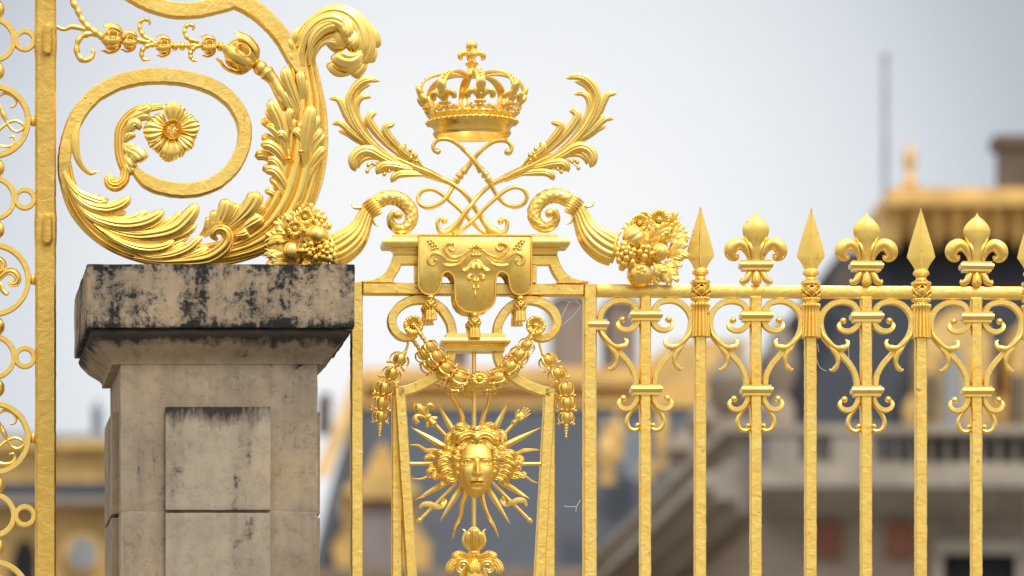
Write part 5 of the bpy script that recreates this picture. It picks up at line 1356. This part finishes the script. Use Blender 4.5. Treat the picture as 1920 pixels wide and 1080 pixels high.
# flower stalk with its leaves
z = Z(180, 160, 4.909)
ST = z(640, 200, 560, 205, 480, 215, 380, 250, 290, 320, 230, 410, 215, 520, 220, 640, 245, 740, 265, 800, 250, 880, 190, 930, 130, 920, 110, 870, 145, 840)
fs = part('flower_stalk', M().sweep([(a, b, w) for (a, b), w in zip(ST, (4, 4, 6, 8, 8, 8, 8, 8, 9, 10, 11, 12, 13, 13, 12))], [k / 4.9 for k in (20, 30, 44, 56, 58, 56, 52, 50, 46, 46, 52, 58, 52, 40, 20)], [k / 4.9 for k in (20, 30, 40, 46, 46, 44, 42, 42, 42, 42, 48, 54, 50, 38, 20)], fluted(5, .38, 6), n=150), G_ORN, ac, sharp=60)
part('hook_ball', M().ball(z(130, 890)[0][0], z(0, 885)[0][1], 12, 10.5, 1, 1.1, .9, 18, 12), G_ORN, fs)
lobes(fs, [(z(300, 320, 380, 260, 450, 240, 500, 200), 7, 12, 20), (z(270, 420, 330, 330, 400, 290, 460, 280, 480, 260), 9, 12, 17), (z(250, 500, 300, 420, 340, 370, 370, 390, 355, 410), 9, 14, 20),
 (z(240, 560, 280, 500, 310, 470, 325, 510), 7, 12, 16), (z(240, 520, 270, 560, 320, 580, 370, 575), 5, 12, 17), (z(240, 540, 290, 600, 350, 630, 400, 680, 420, 720), 12, 12, 20), (z(250, 650, 290, 690, 320, 730, 355, 770), 7, 12, 15), (z(255, 680, 280, 740, 310, 790, 340, 830), 7, 11, 13), (z(340, 720, 350, 740, 350, 770), 5, 10, 12)], name='stalk_leaf')
fl = z(695, 430)[0]; R = 285 / 4.909
m = M()
def petal(m, a, L, hw, w, tilt, teeth=True):
    """ruffled petal with fan ribs"""
    n, k = 14, 17; rings = []
    for i in range(n + 1):
        q = i / n; wd = hw * (.28 + .72 * smooth(q / .75)) * (1 if q < .88 else math.sqrt(max(.02, 1 - ((q - .88) / .16) ** 2))); ring = []
        for j in range(k):
            x = -1 + 2 * j / (k - 1); r = L * (q - .10 * x * x * q + (.02 * (j % 2) if i == n and teeth else 0)) + 10
            zz = w + tilt * q + 3.2 * math.sin(pi * q) - 3.0 * x * x * q + 1.3 * math.cos(x * pi * 3.5) * min(1, q * 1.6) - 5 * max(0, q - .8) * 4 * .5
            s_, c_ = math.sin(a), math.cos(a)
            ring.append((fl[0] + r * s_ + x * wd * c_, fl[1] - r * c_ + x * wd * s_, zz))
        for j in (k - 1, k // 2, 0):
            p = ring[j]; ring.append((p[0], p[1], p[2] - 2.2))
        rings.append(ring)
    m.grid(rings)
fw = part('flower', M().ball(fl[0], fl[1], 15, 15, 1, 1, .4, 24, 12), G_ORN, ac)
for i, (a, L, hw, w) in enumerate(((3, 46, 19, 15), (55, 40, 13, 11), (78, 44, 17, 15), (130, 42, 15, 12), (183, 44, 19, 15), (188, 50, 17, 8), (235, 44, 15, 11), (268, 46, 20, 15), (310, 36, 14, 10), (30, 40, 11, 10), (105, 40, 12, 9), (160, 44, 12, 9), (215, 42, 11, 9), (292, 42, 13, 9))):
    mm = M(); petal(mm, math.radians(a), L - 2, hw, w, 6); part('petal', mm, G_ORN, fw, sharp=60)
m = M()
for i in range(8):
    a = 2 * pi * i / 8 + .2; m.lobe([(fl[0] + 4 * math.sin(a), fl[1] - 4 * math.cos(a)), (fl[0] + 12 * math.sin(a), fl[1] - 12 * math.cos(a)), (fl[0] + 18 * math.sin(a), fl[1] - 18 * math.cos(a))], 6.2, 18, 29, h=-.4, groove=0, th=1, hump=0)
for i in range(26):
    a = rnd.random() * 2 * pi; r = 9.5 * rnd.random() ** .5; m.ball(fl[0] + r * math.sin(a), fl[1] + r * math.cos(a), 26 + 2 * rnd.random(), 2.1, n=7, m=5)
part('stamens', m, G_ORN, fw)

# ================================================================ BELLFLOWER SPRAY between stile and scroll
z = Z(0, 0, 4)
bf = thing('flower_spray', 'gilded rod strung with open bellflowers and curling tendrils from the broad stile to the scroll', 'flower spray', (300, 95))
part('rod', M().sweep([(a, b, 6) for a, b in z(425, 205, 480, 225, 540, 205, 640, 225, 740, 265, 860, 285, 1000, 300, 1150, 330, 1300, 345, 1450, 345, 1600, 345, 1700, 350, 1780, 370, 1880, 440, 1990, 530)], [4, 3.6, 5, 5, 5, 6, 6, 6, 5, 5, 5, 5, 6, 7, 8], None, TUBE, n=110), G_ORN, bf)
def tendril(pts, hws, w=9):
    part('tendril', M().sweep([(a, b, w) for a, b in pts], hws, [x * .7 for x in hws], TUBE8, n=len(pts) * 8, mod=lambda q, j, i: 1 + .12 * math.sin(q * 40)), G_ORN, bf, sharp=60)
tendril(z(780, 290, 700, 240, 640, 190, 600, 130, 575, 70, 545, 20, 540, -30), [7, 7, 6, 5.5, 6, 6, 5])
tendril(z(740, 265, 660, 260, 600, 290, 575, 350, 580, 410, 620, 455, 670, 450, 700, 410, 685, 375), [5, 6, 5.5, 5, 6, 6, 5, 4, 1.5])
tendril(z(1150, 320, 1080, 280, 1045, 220, 1050, 170, 1090, 150, 1120, 170, 1118, 195), [5, 5, 4.5, 4, 4, 3, 1])
tendril(z(1190, 345, 1120, 345, 1070, 375, 1060, 420, 1080, 455, 1112, 452, 1112, 440), [4, 5, 4.5, 4, 3.5, 2.6, 1])
tendril(z(1490, 320, 1420, 300, 1385, 260, 1385, 215, 1415, 190, 1450, 205, 1442, 235), [5, 5, 4.5, 4, 4, 3.5, 1])
tendril(z(1510, 345, 1460, 360, 1428, 400, 1430, 440, 1455, 462, 1485, 458), [4, 4.5, 4.5, 4, 3, 1])
def bell(u, v, r, ang, w=8, rl=1.0, flip=1):
    """open bellflower: swollen cup cut by teardrop openings with rolled lips"""
    cs, sn = math.cos(ang), math.sin(ang)
    f = lambda p: (u + p[0] * cs - p[1] * sn, v + p[0] * sn + p[1] * cs, w + p[2])
    # axis along local v; petals as fluted shells
    body = M().lathe(0, 0, [(-r * 1.0 * rl, r * .25, 0), (-r * .9 * rl, r * .55, .2), (-r * .6 * rl, r * .85, .6), (-r * .15 * rl, r * 1.0, 1), (r * .3 * rl, r * .98, 1), (r * .65 * rl, r * .8, .8), (r * .9 * rl, r * .5, .2), (r * 1.0 * rl, r * .3, 0)], 60, 5, .3)
    o = part('bellflower', M().add(body, f), G_ORN, bf, sharp=70)
    m = M()
    for i in range(5):
        a = 2 * pi * i / 5 + .5; sa, ca = math.sin(a), math.cos(a)
        m.sweep([(q * r * sa, y * r * rl, q * r * ca) for q, y in ((.5, -.85), (.9, -.6), (1.12, -.1), (1.18, .35), (1.05, .75), (1.04, .95), (1.0, 1.05))], [.2 * r, .28 * r, .3 * r, .28 * r, .3 * r, .24 * r, .08 * r], [.1 * r] * 7, TUBE8, n=22, N=(ca, 0, -sa))
        a += pi / 5; sa, ca = math.sin(a), math.cos(a)
        rings = []
    part('petal_straps', M().add(m, f), G_ORN, o)
    m = M()
    for i in range(5):
        a = 2 * pi * (i + .5) / 5 + .5
        pts = []
        for j in range(13):
            t = 2 * pi * j / 12; da = .34 * math.sin(t); yy = r * rl * (.05 + .45 * math.cos(t)); rr = r * 1.0 * (1 - .18 * (yy / r) ** 2)
            pts.append((rr * math.sin(a + da), yy, rr * math.cos(a + da)))
        m.sweep(pts, r * .075, r * .075, TUBE6, n=26)
    part('rolled_lip', M().add(m, f), G_ORN, o)
bell(z(845, 0)[0][0], z(0, 288)[0][1], 24.5, pi / 2 + .1, rl=.75)
bell(z(975, 0)[0][0], z(0, 310)[0][1], 18, pi / 2 + .15, rl=.75)
bell(z(1230, 0)[0][0], z(0, 345)[0][1], 18, pi / 2, rl=.75)
bell(z(1568, 0)[0][0], z(0, 345)[0][1], 18, pi / 2, rl=.75)
bell(z(1810, 0)[0][0], z(0, 415)[0][1], 32, pi / 2 + .65, rl=1.0)
m = M()
for a, b, r in ((1310, 352, 34), (1365, 350, 34), (1415, 350, 28), (1650, 352, 36), (1700, 365, 30)):
    q = z(a, b)[0]; part('turned_bead', M().ball(q[0], q[1], 7, r / 4, .75, 1.05, 1, 14, 10), G_ORN, bf)
q = z(1950, 515)[0]; part('turned_bead', M().ball(q[0], q[1], 8, 14, 1, 1.05, 1, 18, 12), G_ORN, bf)
part('trumpet', M().sweep([(488, 130, 8), (498, 137, 8), (503, 142, 8), (512, 152, 8), (524, 172, 8), (540, 200, 6)], [9, 15, 13, 11, 13, 12], None, circ(18), n=40), G_ORN, bf)
# ================================================================ THE PALACE BEHIND (out of focus)
def plain(name, col, rough=.8, metal=0, var=.25, scale=1.2):
    m, nt, bs = newmat(name); c = coords(nt)
    n1 = nd(nt, 'ShaderNodeTexNoise', Scale=scale, Detail=6.0, Roughness=.65); nt.links.new(c, n1.inputs[0])
    nt.links.new(ramp(nt, n1.outputs[0], [(.3, tuple(x * (1 - var) for x in col)), (.7, tuple(min(1, x * (1 + var)) for x in col))]), bs.inputs['Base Color'])
    bs.inputs['Roughness'].default_value = rough; bs.inputs['Metallic'].default_value = metal
    return m
BSTONE = plain('palace limestone', (.275, .22, .165)); BSTONE2 = plain('pale palace limestone', (.335, .29, .235)); SLATE = plain('roof slate', (.048, .056, .075), .6, 0, .2); SLATE2 = plain('dark roof slate', (.024, .030, .045), .7, 0, .3)
BGOLD = plain('gilded lead', (.70, .46, .16), .55, .3, .25, 2.5); BRICK = plain('red brick', (.20, .075, .045)); BDARK = plain('window glass', (.008, .009, .011), .9)
OCHRE = plain('ochre gilded wall', (.55, .36, .13), .7, .2, .25, 1.5); CHIM = plain('sooty chimney brick', (.11, .085, .07)); GLASSG = plain('pale window glass', (.30, .31, .32), .2)
POLEM = plain('pale painted steel', (.32, .36, .40), .5); GROUND = plain('courtyard cobbles', (.22, .20, .17), .9, 0, .2, 4)
class W:
    """metre-space mesh"""
    def __init__(s): s.m = M()
    def box(s, u0, u1, v0, v1, Y, d, Yb=None):
        """box whose front face is seen between u0..u1, v0..v1 at distance Y; d metres deep"""
        a, b = B(u0, v1, Y), B(u1, v0, Y); k = len(s.m.v)
        for y in (Y, Y + d):
            for x, z_ in ((a.x, a.z), (b.x, a.z), (b.x, b.z), (a.x, b.z)): s.m.v.append((x, y, z_))
        for f in ((0, 1, 2, 3), (4, 5, 6, 7), (0, 1, 5, 4), (1, 2, 6, 5), (2, 3, 7, 6), (3, 0, 4, 7)): s.m.f.append(tuple(k + i for i in f))
        return s
    def hull(s, P0, P1):
        """loft between two polygons of world points"""
        k = len(s.m.v); n = len(P0); s.m.v += [tuple(p) for p in P0 + P1]
        for i in range(n): j = (i + 1) % n; s.m.f.append((k + i, k + j, k + n + j, k + n + i))
        s.m.f.append(tuple(range(k, k + n))); s.m.f.append(tuple(range(k + n, k + 2 * n))); return s
    def lathe(s, u, Y, prof, n=14, sq=1):
        rings = []
        for v, r in prof:
            c = B(u, v, Y); q = r * (Y + DM) / DP
            rings.append([(c.x + q * math.sin(2 * pi * j / n), Y + q * math.cos(2 * pi * j / n), c.z) for j in range(n)])
        s.m.grid(rings); return s
    def poly(s, pts, Y, d):
        A = [B(u, v, Y) for u, v in pts]; return s.hull(A, [p + Vector((0, d, 0)) for p in A])
def wthing(name, label, cat, u, Y, group=None):
    p = B(u, 900, Y); p.z = 0
    return thing(name, label, cat, Vector(p), group)
def gnd(u0, u1, Y, d, v0): # wall down to the ground
    w = W(); vb = VC + (CAMZ) / ((Y + DM) / DP); return w.box(u0, u1, v0, vb - .5, Y, d)
g = M(); g.v = [(-900, -300, 0), (900, -300, 0), (900, 2500, 0), (-900, 2500, 0)]; g.f = [(0, 1, 2, 3)]
go = wpart('ground', g, GROUND, None); put(go, kind='structure')

# --- right pavilion
Y1 = 90.0
pv = wthing('palace_pavilion', 'blurred stone palace pavilion with balustrade, slate roof and gold crest, behind the right railing', 'palace', 1700, Y1)
wpart('wall', gnd(1424, 2500, Y1, 26, 952).m, BSTONE, pv)
def brick(u0, u1, v0, v1): wpart('brick_panel', W().box(u0, u1, v0, v1, Y1 - .12, .2).m, BRICK, pv)
brick(1522, 1580, 978, 1046); brick(1664, 1716, 978, 1046); brick(1522, 1580, 1110, 1180)
o = wpart('window', W().box(1768, 1906, 1040, 1300, Y1 - .1, .3).m, BDARK, pv)
wpart('window_frame', W().box(1752, 1768, 1020, 1300, Y1 - .25, .4).box(1906, 1922, 1020, 1300, Y1 - .25, .4).box(1752, 1922, 1014, 1038, Y1 - .3, .45).m, BSTONE2, o)
w = W()
for v0, v1, out_ in ((884, 900, .9), (900, 912, 1.05), (912, 930, .75), (930, 944, .45), (944, 962, .2)): w.box(1418, 2500, v0, v1, Y1 - out_, out_ + 1)
wpart('cornice', w.m, BSTONE2, pv)
bl = wpart('balustrade', W().box(1418, 2500, 868, 884, Y1 - .6, .7).box(1418, 2500, 796, 812, Y1 - .6, .6).box(1440, 1500, 812, 868, Y1 - .55, .5).box(1560, 1638, 812, 868, Y1 - .55, .5).m, BSTONE2, pv)
for i in range(28):
    u = 1510 + 16 * 2 * .5 * i
    if 1560 < u < 1640: continue
    if u > 1640: u = 1648 + (i - 9) * 32
    if u > 2200: continue
    wpart('baluster', W().lathe(u, Y1 - .3, [(868, 7), (862, 7), (856, 4), (846, 7), (838, 7.5), (826, 3.6), (818, 3.2), (814, 6.5), (812, 6.5)]).m, BSTONE2, bl)
Yr = Y1 + 2.5
A = [B(1492, 880, Yr), B(2500, 880, Yr), B(2500, 880, Yr + 20), B(1492, 880, Yr + 20)]
T1 = [B(1576, 470, Yr + 2.2), B(2500, 470, Yr + 2.2)]
T1 = [T1[0], T1[1], T1[1] + Vector((0, 14, 0)), T1[0] + Vector((0, 14, 0))]
A = [Vector((p.x, p.y, A[0].z)) for p in A]; T1 = [Vector((p.x, p.y, T1[0].z)) for p in T1]
wpart('slate_roof', W().hull(A, T1).m, SLATE2, pv)
w = W().box(1668, 2500, 352, 380, Yr + 1.2, 3).box(1660, 2500, 372, 384, Yr + .9, 3.4).box(1664, 2500, 384, 440, Yr + 1.5, 3)
cr = wpart('gold_crest', w.m, BGOLD, pv)
for i in range(12):
    u = 1680 + 38 * i; w = W(); w.lathe(u, Yr + 1.4, [(378, 15), (400, 17), (425, 14), (450, 9), (468, 2)], 10); wpart('gilded_drop', w.m, BGOLD, cr)
wpart('crest_bracket', W().poly([(1660, 384), (1680, 384), (1680, 470), (1668, 450), (1640, 462), (1645, 430)], Yr + 1.3, 1).m, BGOLD, cr)
wpart('finial', W().lathe(1706, Yr + 2, [(352, 13), (342, 15), (332, 9), (320, 7), (312, 10), (300, 14), (290, 12), (280, 6), (272, 5), (264, 1)]).m, BGOLD, pv)
ch = wpart('chimney', W().box(1876, 1990, 272, 352, Yr + 3, .6).box(1866, 1996, 252, 272, Yr + 2.9, .8).m, CHIM, pv)
wpart('chimney', W().box(1574, 1598, 500, 560, Yr + .3, 1).m, CHIM, pv)
wpart('stone_urn', W().lathe(1462, Y1 + .3, [(798, 30), (760, 26), (740, 14), (720, 26), (680, 34), (640, 24), (615, 12), (600, 4)]).m, BSTONE, pv)
for uc in (1795, 1960):
    d = wpart('dormer', W().poly([(uc - 68, 800), (uc - 64, 690), (uc - 60, 640), (uc - 42, 600), (uc - 10, 578), (uc + 20, 578), (uc + 50, 600), (uc + 64, 640), (uc + 66, 800)], Yr - .6, 2).m, BGOLD, pv)
    wpart('dormer_window', W().poly([(uc - 26, 800), (uc - 26, 664), (uc - 14, 650), (uc, 650), (uc + 10, 664), (uc + 10, 800)], Yr - .75, .3).m, GLASSG, d)
    wpart('dormer_window', W().poly([(uc - 58, 790), (uc - 58, 700), (uc - 44, 700), (uc - 44, 790)], Yr - .75, .3).m, SLATE, d)
    wpart('dormer_volute', W().lathe(uc - 82, Yr - .3, [(800, 18), (780, 20), (760, 18), (748, 10), (738, 2)]).m, BGOLD, d)
# --- receding wing to the left of it: the cornice runs back and away
zc = B(1424, 884, Y1).z; kk = 1516 * (Y1 + DM) / (VC - 1185)
p0 = B(1424, 884, Y1); p1 = Vector((XC + (1092 - UC) / DP * kk, kk - DM, p0.z)); dr_ = (p1 - p0).normalized(); p1 = p0 + dr_ * 34
nn = Vector((dr_.y, -dr_.x, 0)); nn = nn if nn.y < 0 else -nn
sw = wthing('palace_side_wing', 'blurred stone wing whose cornice slopes down leftward from the pavilion corner', 'palace', 1300, Y1 + 4)
def runbox(z0, z1, out_, dep=2.0, a=0.0, b=1.0):
    q0, q1 = p0.lerp(p1, a), p0.lerp(p1, b); s_ = [q0 + nn * out_, q1 + nn * out_, q1 - nn * dep, q0 - nn * dep]
    return W().hull([Vector((p.x, p.y, z0)) for p in s_], [Vector((p.x, p.y, z1)) for p in s_])
wpart('wall', runbox(0, zc - .7, 0, 6).m, BSTONE, sw)
for a, b, c in ((0, -.14, .9), (-.14, -.26, 1.0), (-.26, -.42, .7), (-.42, -.6, .35)): wpart('cornice_band', runbox(zc + b, zc + a, c - .02).m, BSTONE2, sw)
wpart('parapet', runbox(zc + .002, zc + .16, .5).m, BSTONE2, sw)
pr2 = wpart('parapet_rail', runbox(zc + .6, zc + .74, .5, .1).m, BSTONE2, sw)
for i in range(40):
    t = (i + .5) / 60; q = p0.lerp(p1, t) + nn * .25; m = M(); rings = []
    for h_, r in ((.16, .07), (.25, .05), (.38, .08), (.5, .04), (.6, .07)): rings.append([(q.x + r * math.sin(j * pi / 4), q.y + r * math.cos(j * pi / 4), zc + h_) for j in range(8)])
    wpart('baluster', m.grid(rings), BSTONE2, pr2)
for t, h_ in ((.05, 2.1), (.14, 1.7), (.24, 1.6)):
    q = p0.lerp(p1, t) + nn * .2; m = M(); rings = []
    for a, r in ((.74, .34), (.9, .3), (1.0, .2), (1.2, .36), (h_ * .75, .42), (h_ * .9, .2), (h_, .05)): rings.append([(q.x + r * math.sin(j * pi / 5), q.y + r * math.cos(j * pi / 5), zc + a) for j in range(10)])
    wpart('stone_trophy', m.grid(rings), BSTONE, sw)

# --- centre wing: slate roof with gilded ridge, gold dormer
Y2 = 112.0
cwg = wthing('palace_centre_wing', 'blurred palace wing with gilded ridge and gold dormer, behind the sun mask', 'palace', 900, Y2)
wpart('wall', gnd(560, 1500, Y2, 18, 1086).m, BSTONE, cwg)
A = [B(592, 1086, Y2), B(1500, 1086, Y2)]; T1 = [B(668, 764, Y2 + 2.3), B(1440, 764, Y2 + 2.3)]
A = [A[0], A[1], A[1] + Vector((0, 16, 0)), A[0] + Vector((0, 16, 0))]; T1 = [T1[0], T1[1], T1[1] + Vector((0, 9, 0)), T1[0] + Vector((0, 9, 0))]
A = [Vector((p.x, p.y, A[0].z)) for p in A]; T1 = [Vector((p.x, p.y, T1[0].z)) for p in T1]
wpart('slate_roof', W().hull(A, T1).m, SLATE, cwg)
rb = wpart('gilded_ridge', W().poly([(676, 690), (1200, 688), (1260, 640), (1400, 636), (1400, 782), (664, 782)], Y2 + 2.6, 5).m, BGOLD, cwg)
wpart('ridge_moulding', W().box(668, 1220, 706, 722, Y2 + 2.2, .6).m, BGOLD, rb); wpart('ridge_moulding', W().box(660, 1400, 752, 764, Y2 + 2.2, .6).m, BGOLD, rb)
wpart('gilded_hip', W().hull([B(664, 700, Y2 + 2.4), B(690, 712, Y2 + 2.4), B(612, 900, Y2 + .6), B(590, 892, Y2 + .6)], [B(664, 700, Y2 + 3.4), B(690, 712, Y2 + 3.4), B(612, 900, Y2 + 1.6), B(590, 892, Y2 + 1.6)]).m, OCHRE, cwg)
d = wpart('dormer', W().poly([(632, 1072), (626, 1020), (648, 980), (642, 930), (662, 905), (688, 888), (700, 850), (718, 826), (736, 850), (744, 888), (772, 905), (786, 940), (782, 985), (808, 1022), (806, 1072)], Y2 - .6, 1.2).m, BGOLD, cwg)
wpart('dormer_pediment', W().poly([(640, 922), (655, 906), (700, 884), (735, 884), (775, 906), (792, 922), (760, 934), (672, 934)], Y2 - 1.0, .5).m, BGOLD, d)
wpart('dormer_window', W().poly([(676, 1072), (676, 960), (692, 944), (722, 942), (740, 958), (742, 1072)], Y2 - .8, .3).m, plain('shuttered window', (.28, .24, .24)), d)
wpart('gutter', W().box(560, 1500, 1064, 1090, Y2 - 1.2, 1.3).m, BSTONE, cwg)
for (a, b, c, d_) in ((1044, 1108, 556, 690), (1142, 1196, 566, 692), (838, 880, 650, 692)):
    wpart('chimney', W().box(a, b, c, d_, Y2 + 4.5, 2).box(a - 4, b + 4, c - 6, c, Y2 + 4.4, 2.3).m, plain('chimney stone', (.24, .20, .18)), cwg)
for (u, v0, v1, r) in ((1138, 908, 790, 20), (1158, 860, 770, 14), (1240, 880, 740, 14), (1215, 905, 860, 18)):
    h = v0 - v1
    wpart('gilded_figure', W().lathe(u, Y2 - .8, [(v0, r * .8), (v0 - h * .2, r * .7), (v0 - h * .4, r), (v0 - h * .65, r * .9), (v0 - h * .8, r * .4), (v0 - h * .92, r * .5), (v1, r * .1)]).m, BGOLD, cwg)
wpart('round_window', W().poly([(1190 + 30 * math.cos(i * pi / 8), 850 + 52 * math.sin(i * pi / 8)) for i in range(16)], Y2 + .2, .6).m, plain('blue grey glass', (.22, .27, .33), .3), cwg)
wpart('stone_chimney', W().box(600, 622, 738, 800, Y2 + 8, 1.5).m, CHIM, cwg)

# --- far left wing
Y3 = 104.0
lw = wthing('palace_left_wing', 'blurred ochre palace wing with gilded cornice and round window at the lower left', 'palace', 60, Y3)
wpart('wall', gnd(-500, 560, Y3, 14, 930).m, OCHRE, lw)
wpart('slate_band', W().box(-500, 560, 904, 930, Y3 - .1, 4).m, SLATE, lw)
wpart('gilded_cornice', W().box(-500, 560, 838, 904, Y3 + .6, 4).box(-500, 560, 826, 840, Y3 + .3, 4).m, BGOLD, lw)
wpart('roof_edge', W().box(-500, 560, 812, 826, Y3 + 1.4, 4).m, GLASSG, lw)
wpart('string_course', W().box(-500, 560, 931, 944, Y3 - .5, .6).m, BSTONE2, lw)
for uc in (155, -105):
    o = wpart('round_window', W().poly([(uc + 27 * math.cos(i * pi / 10), 1038 + 30 * math.sin(i * pi / 10)) for i in range(20)], Y3 - .2, .4).m, GLASSG, lw)
    wpart('window_surround', W().poly([(uc + 38 * math.cos(i * pi / 10), 1038 + 42 * math.sin(i * pi / 10)) for i in range(20)], Y3 - .1, .3).m, BGOLD, o)
wpart('window', W().poly([(24, 1180), (24, 1040), (34, 1018), (48, 1010), (60, 1020), (68, 1042), (68, 1180)], Y3 - .2, .4).m, BDARK, lw)
wpart('spire', W().lathe(182, Y3 + 4, [(826, 16), (800, 10), (780, 9), (772, 12), (764, 6), (750, 3)]).m, plain('lead', (.16, .17, .19)), lw)
# --- flagpole
fp = wthing('flagpole', 'thin pale pole, strongly blurred, rising against the grey sky left of the gold-crested roof', 'pole', 1660, 126)
vb = VC + CAMZ / ((126 + DM) / DP)
wpart('mast', W().lathe(1660, 126, [(vb, 7), (900, 6.2), (420, 5.8), (112, 5.2)], 12).m, POLEM, fp)
wpart('cap', W().lathe(1660, 126, [(112, 5), (108, 8), (102, 8), (98, 3)], 12).m, POLEM, fp)

# ================================================================ COBWEBS
WEB = plain('cobweb silk', (.75, .75, .75), .6)
def web(label, lines, at):
    t = thing('cobweb', label, 'cobweb', at, 'cobwebs')
    for L in lines:
        part('thread', M().sweep([(a, b, 3) for a, b in L], .45, .45, [(1, 0), (0, 1), (-1, 0), (0, -1)], n=8), WEB, t)
z = Z(680, 420, 4.5)
web('fine broken cobweb across the corner beside the right lyre scroll', [z(1680, 790, 1700, 740, 1740, 660), z(1740, 660, 1800, 655, 1838, 690), z(1838, 690, 1790, 760, 1680, 860), z(1800, 655, 1800, 620), z(1640, 660, 1690, 640, 1740, 660)], (1080, 600))
z = Z(640, 840, 4)
web('small white cobweb star hanging beside the wide frame post', [z(1668, 436, 1710, 442, 1762, 440), z(1762, 440, 1780, 410, 1792, 390), z(1762, 440, 1758, 480)], (1081, 950))
z = Z(1440, 560, 4)
web('curved cobweb strand beside the spearhead bar under its tassel', [z(355, 360, 360, 440, 390, 520, 440, 545), z(370, 340, 380, 400), z(600, 340, 605, 420, 600, 455)], (1540, 690))
